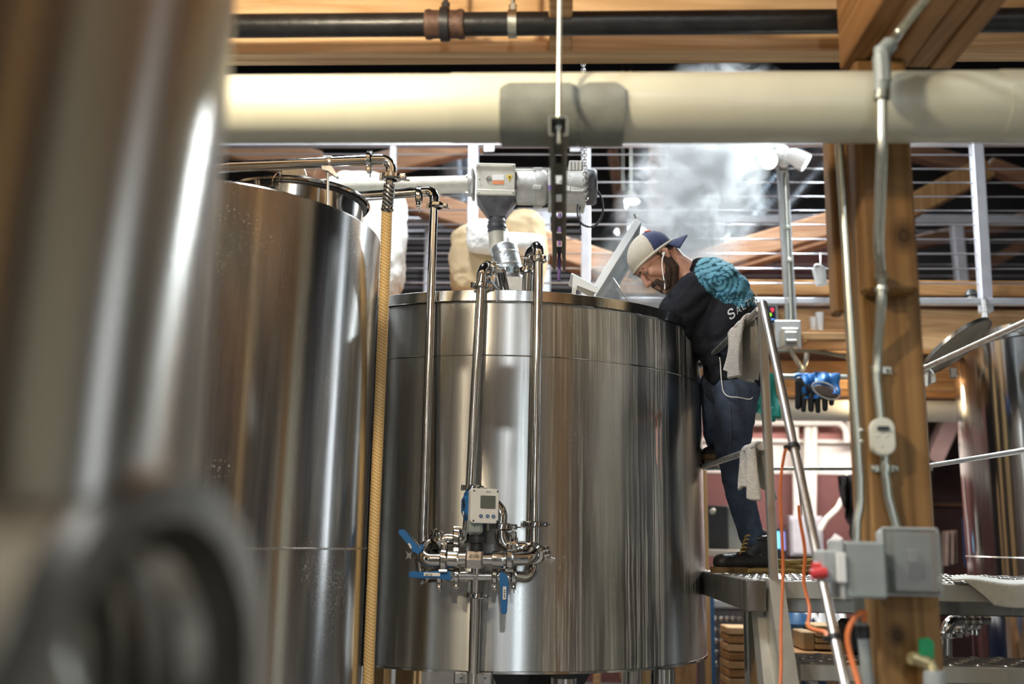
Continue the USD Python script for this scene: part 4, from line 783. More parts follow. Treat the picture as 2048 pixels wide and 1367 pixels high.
# neck and lid on the kettle
nc = V3(-.722, 3.13, 0); nr = .222; nz = KZ + .04
kettle.part('neck', lathe([(nr, nz - .04), (nr, nz + .052), (nr - .006, nz + .052), (nr - .006, nz - .04)], nc, n=96), 'bright_steel')
kettle.part('gasket', lathe([(nr - .002, nz + .052), (nr + .012, nz + .053), (nr + .012, nz + .059), (nr - .002, nz + .06)], nc, n=96), 'black_rubber')
kl = kettle.part('neck_lid', lathe([(nr + .018, nz + .058), (nr + .022, nz + .064), (nr + .018, nz + .071), (nr - .01, nz + .076), (.08, nz + .092), (.0001, nz + .095)], nc, n=96), 'polished')
kl.part('hinge_bracket', cat([prism([(-.03, 0), (.03, 0), (.012, .045), (-.02, .05)], P(596, 352, 2.99), unit(HX - .2 * HY), ZU, .006), prism([(-.03, 0), (.03, 0), (.012, .045), (-.02, .05)], P(580, 350, 3.01), unit(HX - .2 * HY), ZU, .006)]), 'satin')
kl.part('latch_wire', sweep(spline([P(560, 342, 2.89), P(548, 354, 2.88), P(546, 370, 2.88), P(552, 374, 2.88), P(560, 354, 2.885), P(561, 343, 2.89)], 24), .0022, 8), 'polished')
kettle.part('latch_knob', cat(cyl(P(511, 360, 2.86), P(513, 376, 2.86), .006, 12), cyl(P(517, 361, 2.86), P(518, 376, 2.86), .004, 12)), 'polished')

# ------------------------------------------------------------------ grain auger over the tun, sacks behind it
YG = 4.1
GZ = lambda px, y, Y=YG: P(px, y, Y)
au = Thing('grain_auger', 'dusty grey grain auger with a hopper box and electric motor hung over the tun', 'auger', P(1000, 440, YG))
au.part('auger_tube', cyl(P(560, 378, YG + .1), P(944, 368, YG), .038, 32), 'auger_ivory')
au.part('tube_flange', cat(cyl(P(936, 369, YG), P(944, 369, YG), .052, 32), rbox(P(946, 369, YG), (.012, .10, .12), RB, .004)), 'cast_grey')
for y in (352, 386): au.part('bolt', cyl(P(932, y, YG - .03), P(940, y, YG - .03), .006, 8), 'zinc')
bx = lambda px0, px1, y0, y1, d=.15, Y=YG, o=0, b=.004: facebox2(px0, px1, y0, y1, Y - d / 2 + o, d, b)
def facebox2(px0, px1, y0, y1, Y, d, b=.004):
    a, c = P(px0, y0, Y), P(px1, y1, Y); return rbox((A([(a[0] + c[0]) / 2, Y + d / 2, (a[2] + c[2]) / 2])), (abs(c[0] - a[0]), d, abs(a[2] - c[2])), None, b)
au.part('gear_case', bx(954, 1030, 331, 389, .15), 'auger_ivory'); au.part('case_cap', bx(952, 1031, 325, 335, .16), 'auger_ivory')
au.part('case_foot', bx(952, 1031, 377, 390, .158), 'auger_ivory')
yf = YG - .0755
for px, y in ((957, 331), (1026, 331), (957, 385), (1026, 385), (959, 358)): au.part('screw', ball(P(px, y, YG - .081), .004, 2, (1, .5, 1)), 'dark_steel')
tri = [P(x, y, yf) for x, y in ((1012, 350), (1026, 350), (1019, 363))]; o = sum(tri) / 3
def flat(poly_px, Y, mat, name, node=au, t=.0016, label=None):
    p = A([P(x, y, Y) for x, y in poly_px]); o = p.mean(0); return node.part(name, prism([((q - o)[0], (q - o)[2]) for q in p], o, V3(1, 0, 0), ZU, t), mat, label=label)
tp = flat([(1012, 350), (1026, 350), (1019, 363)], yf, 'label_yellow', 'sticker', label='yellow warning triangle'); flat([(1017, 352), (1021, 352), (1019, 359)], yf - .0012, 'label_text', 'print', tp)
flat([(985, 361), (1008, 361), (1008, 368), (985, 368)], yf, 'label_orange', 'sticker', label='orange warning strip'); flat([(985, 349), (1008, 349), (1008, 360), (985, 360)], yf, 'label_white', 'sticker')
au.part('badge', lathe([(.009, 0), (.0115, 0), (.0115, .0015), (.009, .0015)], P(978, 358, yf - .001), -HY, 24, close=True), 'label_text'); au.part('badge', rbox(P(978, 358, yf), (.012, .002, .004), None, .0008), 'label_text')
q4 = lambda px0, px1, y, d, Y=YG: [P(px0, y, Y) * A([1, 0, 1]) + V3(0, Y + s * d / 2, 0) for s in (-1, 1)] + [P(px1, y, Y) * A([1, 0, 1]) + V3(0, Y + s * d / 2, 0) for s in (-1, 1)]
au.part('hopper', hull(q4(953, 1032, 390, .15) + q4(953, 1032, 398, .15) + q4(978, 1011, 437, .07)), 'cast_dark')
c = P(994, 437, YG); au.part('neck_ring', lathe([(.034, .0), (.036, -.012), (.040, -.016), (.036, -.024), (.041, -.03), (.042, -.04), (.036, -.046), (.040, -.055), (.036, -.066)], c, n=32), 'cast_dark')
au.part('drop_tube', cyl(P(994, 462, YG), P(995, 505, YG), .037, 32), 'auger_ivory')
au.part('silver_duct', lathe([(.056, 0), (.058, -.004), (.058, -.04), (.061, -.044), (.058, -.05), (.060, -.10), (.064, -.104), (.060, -.11), (.060, -.125)], P(1008, 497, YG - .02), unit(P(1008, 497, YG - .02) - P(1020, 556, YG - .06)), 36), 'foil_light', 25)
au.part('boot', lathe([(.060, 0), (.064, -.01), (.070, -.04), (.074, -.09), (.072, -.2)], P(1019, 552, YG - .05), n=36), 'satin')
au.part('boot_flap', prism([(-.06, 0), (.055, 0), (.085, -.075), (.06, -.07), (-.05, -.04)], P(1022, 553, YG - .13), V3(1, 0, 0), ZU, .004), 'cast_grey')
# motor
mY = YG + .01
ma, mb_ = P(1032, 376, mY), P(1096, 375, mY)
au.part('gear_housing', lathe([(.045, 0), (.072, .004), (.074, .02), (.074, .085), (.078, .09), (.078, .115), (.072, .13), (.06, .14)], ma, HX, 40), 'cast_grey', 28)
for a in (.5, 1.9, 3.4, 4.7): au.part('housing_lug', beam(ma + HX * .075 + .078 * (math.cos(a) * ZU - math.sin(a) * HY), ma + HX * .115 + .078 * (math.cos(a) * ZU - math.sin(a) * HY), .02, .02), 'cast_grey')
au.part('motor_body', lathe([(.066, 0), (.073, .004), (.073, .16), (.066, .165)], mb_, HX, 44), 'cast_grey', 28)
au.part('end_bell', lathe([(.06, 0), (.077, .002), (.079, .01), (.079, .034), (.07, .046), (.0001, .05)], P(1172, 374, mY), HX, 44), 'cast_dark', 28)
au.part('motor_foot', bx(1098, 1172, 384, 409, .12, mY), 'cast_grey')
au.part('terminal_box', bx(1138, 1166, 320, 342, .09, mY), 'cast_grey')
for k in range(4): au.part('terminal_rib', bx(1139 + k * 7, 1142 + k * 7, 322, 340, .096, mY, 0, .001), 'auger_ivory')
au.part('spare_rod', cyl(P(1030, 341, YG + .04), P(1112, 340, YG + .04), .007, 12), 'zinc')
flat([(1097, 348), (1140, 348), (1140, 381), (1097, 381)], mY - .0745, 'label_white', 'sticker'); flat([(1097, 370), (1107, 370), (1107, 380), (1097, 380)], mY - .0758, 'label_violet', 'sticker')
s2 = flat([(1142, 357), (1170, 357), (1170, 382), (1142, 382)], mY - .0745, 'label_white', 'sticker'); flat([(1144, 358), (1168, 358), (1168, 360.5), (1144, 360.5)], mY - .0758, 'label_orange', 'print', s2)
for y in (366, 371, 376): flat([(1144, y), (1164, y), (1164, y + 1), (1144, y + 1)], mY - .0758, 'grey_paint', 'print', s2)
au.part('cord', sweep(spline([P(1156, 405, mY - .05), P(1156, 432, mY - .06), P(1166, 449, mY - .06), P(1184, 453, mY - .06), P(1200, 440, mY - .05), P(1206, 415, mY - .03), P(1201, 392, mY), P(1194, 380, mY)], 48), .0045, 10), 'black_rubber')
au.part('cord', sweep(spline([P(1160, 405, mY - .03), P(1160, 430, mY - .03), P(1162, 470, mY - .02)], 16), .003, 8), 'black_rubber')
ch = Thing('hoist_chain', 'steel link chain that holds up the auger motor', 'chain', P(1166, 330, YG - .08))
ct_, cb_ = P(1166, 120, YG - .085), P(1171, 400, YG - .085); n = 46; L = np.linalg.norm(cb_ - ct_) / n
for k in range(n):
    c = ct_ + (cb_ - ct_) * (k + .5) / n; s = HX if k % 2 else HY
    g = np.linspace(0, 2 * np.pi, 13)[:-1]; pts = A([c + s * .009 * math.cos(t) + ZU * (L * .72) * math.sin(t) for t in g])
    ch.part('link', sweep(pts, .0026, 6, close=True), 'satin')
# sacks on a deck behind the tun
dkk = Thing('grain_deck', 'low wooden deck behind the tun that the grain sacks stand on', 'deck', (.0, 5.0, 0)); zd = P(950, 592, 4.9)[2]
dkk.part('top', rbox((.1, 5.15, zd - .03), (1.3, .42, .06)), 'wood_x')
for x in (-.48, .68):
    for y in (5.0, 5.32): dkk.part('leg', rbox((x, y, (zd - .06) / 2), (.09, .09, zd - .06)), 'wood_stud')
def sack(name, label, px0, px1, y0, y1, Y, d, mat, seed, tuck=.3, group=None):
    a, c = P(px0, y0, Y), P(px1, y1, Y); w, h = abs(c[0] - a[0]), abs(a[2] - c[2]); cx, cz = (a[0] + c[0]) / 2, (a[2] + c[2]) / 2
    s = trimesh.creation.icosphere(5, 1.0); v = s.vertices; p = np.sign(v) * np.abs(v) ** .55
    top = np.clip((v[:, 2] - .2) / .8, 0, 1); p[:, 0] *= 1 - tuck * top ** 2; p[:, 1] *= 1 - .75 * top ** 2
    q = p * A([w / 2, d / 2, h / 2]); q += (meshkit.fbm(q * 16 + seed * 7.1)[:, None] - .0) * .05 * unit_rows(p) * A([1, 1, .5])
    return single(name, label, 'sack', TM(q + A([cx, Y, cz]), s.faces), mat, smooth=True, group=group)
def unit_rows(a): return a / (np.linalg.norm(a, axis=1, keepdims=True) + 1e-9)
sack('grain_sack', 'tall tan paper grain sack left of the auger drop tube', 912, 1004, 448, 594, 5.1, .22, 'kraft', 1)
sack('grain_sack', 'tan paper grain sack behind the drop tube, right half crumpled', 1012, 1082, 424, 594, 5.22, .2, 'kraft', 2, .15)
sack('plastic_sack', 'crumpled white plastic sack draped over the tan sacks', 942, 1004, 442, 502, 4.92, .1, 'sack_white', 3, .1)
sack('plastic_sack', 'white plastic sack lying behind the right tan sack', 1014, 1078, 470, 503, 5.0, .12, 'sack_white', 5, 0)
sack('bulk_bag', 'big white woven bag behind the kettle and amber hose', 640, 796, 345, 620, 5.15, .34, 'sack_white', 4, .35)
bb = Thing('bag_stand', 'wooden stand under the white bulk bag behind the kettle', 'stand', (-.85, 5.15, 0)); zb = P(720, 624, 5.15)[2]
bb.part('top', rbox((-.83, 5.15, zb - .03), (.56, .4, .06)), 'wood_x')
for x in (-1.05, -.62):
    for y in (5.0, 5.3): bb.part('leg', rbox((x, y, (zb - .06) / 2), (.07, .07, zb - .06)), 'wood_stud')
# hatch lid and its coaming on the tun
h0 = P(1180, 598, 4.0); top = P(1276, 443, 4.0); ud = unit(top - h0); Ll = np.linalg.norm(top - h0); vd = unit(V3(.12, 1, 0)); vd = unit(vd - (vd @ ud) * ud); nd = np.cross(ud, vd)
nd = nd if nd[2] > 0 else -nd
lidR = np.stack([ud, vd, nd], 1); lc = h0 + ud * Ll / 2 + vd * .2
lid = tun.part('hatch_lid', rbox(lc + nd * .012, (Ll, .42, .008), lidR, .002), 'pale_panel', label='raised pale hatch lid')
for e, sz, o in ((ud, (.006, .42, .03), Ll / 2), (vd, (Ll, .006, .03), .21), (-vd, (Ll, .006, .03), .21), (-ud, (.006, .42, .03), Ll / 2)): lid.part('lid_flange', rbox(lc + e * o, sz, lidR, .001), 'pale_panel')
lid.part('lid_pin', cyl(top - ud * .01, top + nd * .03 + ud * .02 - vd * .0, .005, 10), 'satin'); lid.part('lid_stay', cyl(P(1226, 556, 4.02), P(1266, 618, 4.0), .003, 8), 'satin')
zc = ZT - .008
tun.part('hatch_coaming', cat(prism([(0, 0), (.005, .075), (.098, .028), (.092, .012), (.02, .04), (.012, -.01)], P(1143, 592, 3.52), V3(1, 0, 0), ZU, .01), rbox(P(1165, 571, 3.6), (.105, .16, .008), np.stack([unit(V3(.09, 0, -.047)), V3(0, 1, 0), unit(V3(.047, 0, .09))], 1), .002)), 'pale_panel')
ang = np.linspace(math.pi * .5 - .15, math.pi * 1.5 + .2, 60)
cvp = Polygon([(TC[0] + (TR - .006) * math.cos(a), TC[1] + (TR - .006) * math.sin(a)) for a in ang])
tun.part('fixed_cover', prism([(x, y) for x, y in cvp.exterior.coords], (0, 0, zc), V3(1, 0, 0), V3(0, 1, 0), .006), 'bright_steel')
tun.part('rim_joint', rbox(Pcyl(994, 592, TC, TR + .008) + V3(0, 0, .001), (.008, .008, .044), None, .002), 'polished'); 
# twin flood lamp on its pole, switch, thermostat, shelf with cups
YP = 5.28
pl = Thing('flood_lamp_pole', 'grey strut pole with a white twin-head flood lamp at its top', 'flood lamp', P(1578, 640, YP))
pa, pb2 = P(1562, 300, YP), P(1581, 645, YP)
pl.part('strut', cat(beam(pa, pb2, .058, .02, HY, .003), beam(pa - HX * .024 - HY * .012, pb2 - HX * .024 - HY * .012, .010, .03, HY, .002), beam(pa + HX * .024 - HY * .012, pb2 + HX * .024 - HY * .012, .010, .03, HY, .002)), 'galvanized')
pl.part('conduit', cyl(P(1571, 345, YP - .02), P(1583, 640, YP - .02), .011, 12), 'zinc')
for y, px in ((455, 1575), (520, 1579)): pl.part('conduit_strap', rbox(P(px, y, YP - .035), (.026, .02, .022), RB, .004), 'zinc')
pl.part('mount_plate', beam(P(1561, 280, YP), P(1562, 312, YP), .05, .02, HY), 'white_plastic')
pl.part('junction_cap', hull(np.vstack([ball(P(1567, 304, YP - .05), .038, 2).vertices, ball(P(1568, 325, YP - .05), .030, 2).vertices])), 'white_plastic')
pl.part('cap_screw', ball(P(1567, 311, YP - .09), .005, 2), 'dark_steel')
def flood(c, d, r=.052, L=.115):
    d = unit(d); h = pl.part('lamp_head', lathe([(.0001, -L), (r * .6, -L), (r * .85, -L * .8), (r, -L * .3), (r * 1.02, 0), (r * .94, 0), (r * .9, -.012)], c, d, 32), 'white_plastic', 30)
    h.part('lens', lathe([(.0001, -.006), (r * .94, -.008)], c, d, 32), 'flood_lens'); return c + d * .02
fl1 = flood(P(1537, 320, YP - .12), V3(-.55, -.72, -.42)); fl2 = flood(P(1613, 326, YP - .10), V3(.80, -.20, -.55))
pl.part('arm', cat(cyl(P(1556, 312, YP - .06), P(1549, 309, YP - .07), .018, 14), cyl(P(1578, 312, YP - .06), P(1588, 313, YP - .07), .018, 14)), 'white_plastic')
for k, (c, d) in enumerate(((fl1, V3(-.55, -.72, -.42)), (fl2, V3(.80, -.20, -.55)))):
    d = unit(d); s = UsdLux.DiskLight.Define(stage, f'/World/flood_light_{k}'); x = UsdGeom.Xformable(s)
    x_, y_, z_ = frame(-d); x.AddTransformOp().Set(Gf.Matrix4d(*x_, 0, *y_, 0, *z_, 0, *c, 1)); s.CreateRadiusAttr(.05); s.CreateColorAttr(Gf.Vec3f(.86, .96, 1.0)); s.CreateIntensityAttr(FLOOD if k == 0 else FLOOD * .25); sh = UsdLux.ShapingAPI.Apply(s.GetPrim()); sh.CreateShapingConeAngleAttr(62.0); sh.CreateShapingConeSoftnessAttr(.6)
sw = Thing('switch_plate', 'steel plate with a lever switch at the foot of the flood lamp pole', 'switch', P(1577, 695, YP))
sw.part('plate', facebox(1550, 1603, 640, 697, YP + .02, .012), 'galvanized'); sw.part('switch_box', facebox(1564, 1598, 655, 692, YP - .05, .07), 'zinc'); sw.part('lever', facebox(1572, 1595, 678, 686, YP - .075, .03), 'dark_steel'); sw.part('cover', facebox(1570, 1595, 662, 690, YP - .058, .012), 'galvanized')
for px, y in ((1556, 646), (1597, 646), (1556, 690), (1598, 690)): sw.part('bolt', ball(P(px, y, YP + .012), .012, 2, (1, .5, 1)), 'galvanized')
wallpipe('wall_conduit', 'two bent conduits dropping from the switch plate', [P(1580, 695, YP - .02), P(1583, 705, YP - .02), P(1604, 735, YP + .1), P(1590, 748, YP + .15)], .012, 'zinc', .05)
wallpipe('wall_conduit', 'short shiny conduit right of the switch conduits', [P(1613, 706, 5.45), P(1612, 722, 5.45), P(1602, 742, 5.5)], .014, 'zinc', .05)
wallpipe('wall_conduit', 'grey cable drooping along the brown timber left of the post', [P(1550, 702, 5.54), P(1610, 700, 5.54), P(1640, 703, 5.54), P(1700, 714, 5.54)], .012, 'zinc_dark', .3)
td = Thing('thermostat', 'small black display showing a red digit and green dot beside the handrail', 'display', P(1534, 640, 5.5))
td.part('case', facebox(1508, 1556, 606, 648, 5.5, .098), 'grey_enamel'); td.part('screen', facebox(1524, 1552, 611, 644, 5.492, .01), 'screen_dark')
t9 = meshkit.text_mesh('9', .024, .002); td.part('digit', TM(PB(1541, 624, 5.486) + t9.vertices[:, :1] * V3(1, 0, 0) + t9.vertices[:, 1:2] * ZU - t9.vertices[:, 2:] * V3(0, 1, 0), t9.faces), 'led_red', False)
td.part('indicator', ball(PB(1540, 629, 5.486), .0085, 2, (1, .3, 1.1)), 'led_green'); td.part('indicator', facebox(1541, 1550, 637, 639, 5.488, .004), 'led_blue')
sf = Thing('wall_shelf', 'small wooden shelf on the timber left of the post', 'shelf', P(1650, 690, 5.5)); sf.part('board', cat(bbox(P(1606, 670, 5.4) @ HX, P(1700, 670, 5.4) @ HX, 5.38, 5.598, P(1650, 690, 5.4)[2], P(1650, 667, 5.4)[2])), 'wood_x'); sf.part('front_lip', facebox(1606, 1700, 664, 678, 5.365, .014), 'wood_x_pale')
def cup(name, label, px0, px1, y0, y1, Y, mat='cup_white', tilt=0, group=None):
    a, c = P(px0, y0, Y), P(px1, y1, Y); r, h = abs(c[0] - a[0]) / 2, abs(a[2] - c[2])
    t = Thing(name, label, 'cup', V3((a[0] + c[0]) / 2, Y, c[2]), group); t.part('body', lathe([(.0001, .002), (r * .78, .0), (r, h), (r * .95, h), (r * .74, .006), (.0001, .008)], t.org, V3(tilt, 0, 1), 28), mat); return t
zs = P(1650, 664, 5.4)[2]
for k, (x0, x1, y0, lab) in enumerate(((1619, 1634, 634, 'short white plastic cup, leftmost of the cups on the wooden shelf'), (1630, 1649, 625, 'tall white plastic cup in the middle of the shelf'), (1646, 1665, 624, 'tall white plastic cup, rightmost on the wooden shelf'))): cup('plastic_cup', lab, x0, x1, y0, 667, 5.44 + .05 * k)
hook = Thing('cup_hook', 'small bent wire hook on the shelf front', 'hook', P(1676, 670, 5.36)); hook.part('wire', sweep(spline([P(1678, 664, 5.365), P(1681, 668, 5.33), P(1677, 675, 5.32), P(1672, 672, 5.32)], 20), .0035, 8), 'dark_steel')
jg = cup('measuring_jug', 'frosted plastic jug hanging tilted from the cable railing', 1628, 1657, 536, 570, 5.25, tilt=-.12); jg.part('handle', sweep(spline([P(1630, 540, 5.22), P(1634, 529, 5.21), P(1640, 531, 5.21), P(1645, 534, 5.22)], 16), .006, 8), 'cup_white'); jg.part('hook', sweep(spline([P(1640, 533, 5.24), P(1641, 520, 5.28), P(1640, 505, 5.305)], 12), .002, 6), 'dark_steel')
dm = Thing('pendant_lamp', 'small dark dome fixture on the toe rail right of the post', 'lamp', P(1945, 592, 5.33)); dm.part('dome', lathe([(.0001, .04), (.02, .035), (.036, .012), (.038, 0), (.0001, 0)], P(1943, 592, 5.34), n=24), 'black_plastic'); dm.part('base', lathe([(.012, 0), (.03, -.012), (.03, -.02), (.0001, -.02)], P(1943, 590, 5.34), n=20), 'dark_steel')
# rubber gloves on the rail
def glove(name, label, mat, cuff, palm, fingers, Y, inner=None):
    t = Thing(name, label, 'glove', PB(*palm[0], Y)); t.part('cuff', patch([PB(*q, Y + dy) for q, dy in zip(cuff, (0, 0, -.03, -.03))], 24, 16, lambda u, v: (.012 * np.sin(u * 11 + 1) + .01 * np.sin(v * 7 + u * 5))[..., None] * HY, .008), mat)
    b = []
    for (a, c, r0, r1) in fingers: b.append((PB(*a, Y - .02), PB(*c, Y - .02), r0, r1))
    over(t, PB(cuff[0][0], 753, 4.9), PB(cuff[1][0], 753, 4.9), .0145, mat, 'fold', .006, .5)
    t.part('fingers', organic(b, .012, 6), inner or mat, True); return t
glove('rubber_glove', 'long blue rubber glove folded over the rail, black fingers hanging', 'blue_rubber', [(1592, 748), (1636, 748), (1640, 797), (1595, 797)], [(1600, 790)], [((1598, 760), (1596, 813), .018, .014), ((1608, 790), (1607, 819), .016, .012), ((1622, 790), (1622, 818), .017, .014), ((1634, 790), (1636, 821), .017, .012), ((1598, 765), (1636, 790), .02, .02)], 4.86, 'black_rubber')
g2 = glove('rubber_glove', 'blue rubber glove with an open cuff hanging right of the folded one', 'blue_rubber', [(1632, 742), (1678, 750), (1678, 790), (1628, 782)], [(1650, 790)], [((1650, 790), (1650, 817), .016, .013), ((1664, 785), (1663, 806), .015, .012), ((1640, 780), (1664, 785), .018, .018)], 4.82, 'black_rubber')
g2.part('cuff_opening', cat(sweep(A([PB(1652 + 27 * math.cos(t) - 0 * math.sin(t), 781 + 15 * math.sin(t) + 9 * math.cos(t), 4.775) for t in np.linspace(0, 2 * math.pi, 40)[:-1]]), .004, 8, close=True), ), 'towel'); g2.part('cuff_lining', ball(PB(1652, 782, 4.79), 1, 3, (.060, .012, .026), np.stack([unit(V3(1, 0, -.33)), V3(0, 1, 0), unit(V3(.33, 0, 1))], 1)), 'kraft_dim')
glove('rubber_glove', 'green rubber glove hanging behind the handrail post', 'teal_rubber', [(1518, 742), (1546, 748), (1561, 835), (1502, 822)], [(1530, 830)], [((1512, 810), (1504, 826), .018, .014), ((1528, 815), (1530, 842), .02, .014), ((1545, 820), (1546, 838), .018, .014), ((1555, 815), (1557, 832), .016, .013)], 4.88)

# ------------------------------------------------------------------ work platform with steps right of the tun
ZP = .897
pf = Thing('work_platform', 'dimpled steel work platform with handrails and steps right of the tun', 'platform', (1.2, 3.5, 0))
pA, pB_ = Pz(1518, 1163, ZP), Pz(1413, 1142, ZP); pA[1] = 3.0
Lx0, Lx1 = pA[0], 2.6; Yf, Yb = 3.06, 4.05
pf.part('deck', prism([(pA[0] + .01, Yf), (Lx1, Yf), (Lx1, Yb), (pB_[0], Yb), (pB_[0], pB_[1] - .05)], (0, 0, ZP - .004), V3(1, 0, 0), V3(0, 1, 0), .006), 'step_steel')
nub = trimesh.creation.icosphere(1, 1.0); nub = TM(nub.vertices * A([.014, .014, .0055]), nub.faces)
pts = [(x, y) for i, y in enumerate(np.arange(Yf + .03, Yb, .052)) for x in np.arange(pA[0] + .06 + (i % 2) * .04, Lx1 - .02, .08)]
pf.part('dimples', cat([TM(nub.vertices + A([x, y, ZP - .0005]), nub.faces) for x, y in pts]), 'nub_steel', True, kind='stuff')
ul = unit(A([pB_[0] - pA[0], pB_[1] - pA[1], 0]))
pf.part('side_channel', beam(V3(*pA[:2], ZP - .042), V3(*(pA + ul * 1.1)[:2], ZP - .042), .035, .088, ZU, .003), 'dark_steel'); pf.part('corner_cap', rbox((pA[0] + .012, 2.995, ZP - .042), (.06, .03, .09), None, .003), 'dark_steel')
pf.part('front_channel', rbox(((Lx0 + Lx1) / 2, Yf - .006, ZP - .027), (Lx1 - Lx0, .03, .052), None, .003), 'flange_steel')
pf.part('front_channel', rbox(((Lx0 + Lx1) / 2, Yf + .06, ZP - .07), (Lx1 - Lx0, .05, .05), None, .003), 'dark_steel')
pf.part('back_channel', rbox(((.8 + Lx1) / 2, Yb, ZP - .042), (Lx1 - .8, .03, .08), None, .003), 'dark_steel')
for q in (V3(*P(1505, 1240, 3.12)[:2], 0), V3(2.5, 3.1, 0), V3(2.5, 4.0, 0), V3(.95, 4.02, 0)): pf.part('leg', beam(q, q + V3(0, 0, ZP - .09), .046, .046), 'bright_steel')
# steps
sl = P(1552, 1157, 2.99); sl2 = P(1582, 1367, 2.80); dS = (sl2 - sl) / (sl[2] - sl2[2]); foot = sl + dS * (sl[2] - .0)
pf.part('stringer', prism([(0, 0), (.045, 0), (.045 + .50, -ZP), (.50, -ZP)], sl - V3(.022, 0, 0), unit(V3(.12, -.0, 0)) * .0 + V3(1, 0, 0), ZU, .05) if False else hull(np.vstack([[sl + V3(sx_, 0, 0), sl + V3(sx_, .09, 0), foot + V3(sx_, 0, 0), foot + V3(sx_, .09, 0)] for sx_ in (-.022, .022)])), 'flange_steel')
st2 = P(1529, 1211, 3.03); f2 = P(1545, 1367, 2.88); dS2 = (f2 - st2) / (st2[2] - f2[2]); f2 = st2 + dS2 * st2[2]
pf.part('stringer', hull(np.vstack([[st2 + V3(sx_, 0, 0), st2 + V3(sx_, .07, 0), f2 + V3(sx_, 0, 0), f2 + V3(sx_, .07, 0)] for sx_ in (-.024, .022)])), 'flange_steel')
for k, zt in enumerate((.672, .447, .222)):
    yf_ = 2.95 - k * .145; x0 = .83 - k * .01
    pf.part('tread', rbox(((x0 + Lx1) / 2, yf_ + .13, zt - .004), (Lx1 - x0, .26, .006), None, .002), 'step_steel'); pf.part('tread_nosing', rbox(((x0 + Lx1) / 2, yf_, zt - .024), (Lx1 - x0, .02, .046), None, .003), 'flange_steel')
    pts = [(x, y) for i, y in enumerate(np.arange(yf_ + .03, yf_ + .25, .052)) for x in np.arange(x0 + .05 + (i % 2) * .04, Lx1 - .02, .08)]
    pf.part('dimples', cat([TM(nub.vertices + A([x, y, zt - .0005]), nub.faces) for x, y in pts]), 'nub_steel', True, kind='stuff')
pf.part('stringer', hull(np.vstack([[V3(Lx1 + sx_, 3.0, ZP), V3(Lx1 + sx_, 3.09, ZP), V3(Lx1 + sx_, 2.42, 0), V3(Lx1 + sx_, 2.51, 0)] for sx_ in (-.02, .02)])), 'flange_steel')
pf.part('brace', beam(P(1600, 1338, 3.3), P(1660, 1400, 3.3), .03, .03), 'dark_steel')
# rails
r_ = .0124; pt = P(1523, 603, 3.0); pbm = P(1532, 1205, 3.0); pbm = V3(pt[0] + .012, 3.0, ZP - .085)
pf.part('corner_post', beam(V3(pbm[0], 3.0, pbm[2]), pt, .025, .026, HY, .003), 'rail_steel')
hr0, hr1 = P(1526, 606, 2.985), P(1690, 1367, 2.25); hd = (hr1 - hr0) / (hr0[2] - hr1[2])
pf.part('handrail', cyl(hr0, hr0 + hd * (hr0[2] - .02), r_, 24), 'rail_steel')
pf.part('top_rail', cyl(P(1519, 618, 3.01), P(1402, 731, 3.95), .0112, 20), 'rail_steel'); pf.part('mid_rail', cyl(P(1522, 893, 3.01), P(1407, 933, 3.9), .0105, 20), 'rail_steel')
pf.part('back_rail', cyl(P(1408, 937, 3.92), P(1720, 937, 3.95), .0065, 16), 'zinc'); pf.part('back_rail', cyl(P(1700, 937, 3.95), V3(1.7, 4.02, 1.31), .0065, 16), 'zinc')
pf.part('side_rail', cyl(P(1838, 741, 4.0), P(2075, 633, 3.12), .0115, 20), 'rail_steel'); pf.part('side_rail', cyl(P(1852, 932, 3.9), P(2075, 896, 3.0), .0090, 20), 'galvanized')
for k in range(9): q = P(1868, 930, 3.82) + (P(2075, 896, 3.0) - P(1852, 932, 3.9)) * (.03 + k * .035); pf.part('rail_print', rbox(q - V3(0, .009, 0) - ZU * .001, (.010, .001, .005), None, .0003), 'label_text') if k not in (3, 6) else None
for q in ((1838, 741, 4.0),): a = P(*q); pf.part('rail_post', beam(V3(a[0], a[1], ZP - .06), a, .03, .03), 'rail_steel')
pf.part('back_rail', cyl(P(1402, 731, 3.95), P(1838, 741, 4.0), .012, 14), 'rail_steel') if False else None
for px, y, Y in ((1583, 899, 2.72), (1662, 1274, 2.34)):
    t = (hr0[2] - P(px, y, Y)[2]); c = hr0 + hd * t; pf.part('rail_clip', cat(lathe([(r_, -.006), (r_ + .004, -.006), (r_ + .004, .006), (r_, .006)], c, hd, 20, close=True), rbox(c - HX * .02, (.014, .01, .012), None, .002)), 'black_rubber')
cordA = hr0 + hd * (hr0[2] - P(1580, 905, 2.72)[2]) - HX * .022
cA = spline([cordA, P(1568, 912, 2.72), P(1563, 945, 2.73), P(1563, 1050, 2.75), P(1566, 1140, 2.76), P(1562, 1250, 2.70), P(1562, 1300, 2.66), P(1558, 1400, 2.6)], 60)
single('extension_cord', 'thin orange cord hanging straight from the upper clip of the handrail', 'cord', sweep(cA, .0042, 10), 'orange_cord')
cB = spline([P(1598, 1010, 2.66), P(1601, 1045, 2.66), P(1610, 1110, 2.66), P(1608, 1165, 2.66), P(1619, 1215, 2.62), P(1616, 1247, 2.56), P(1637, 1260, 2.46), P(1652, 1274, 2.36)], 60)
single('extension_cord', 'orange cord that swings along the handrail to its lower clip', 'cord', sweep(cB, .0048, 10), 'orange_cord')
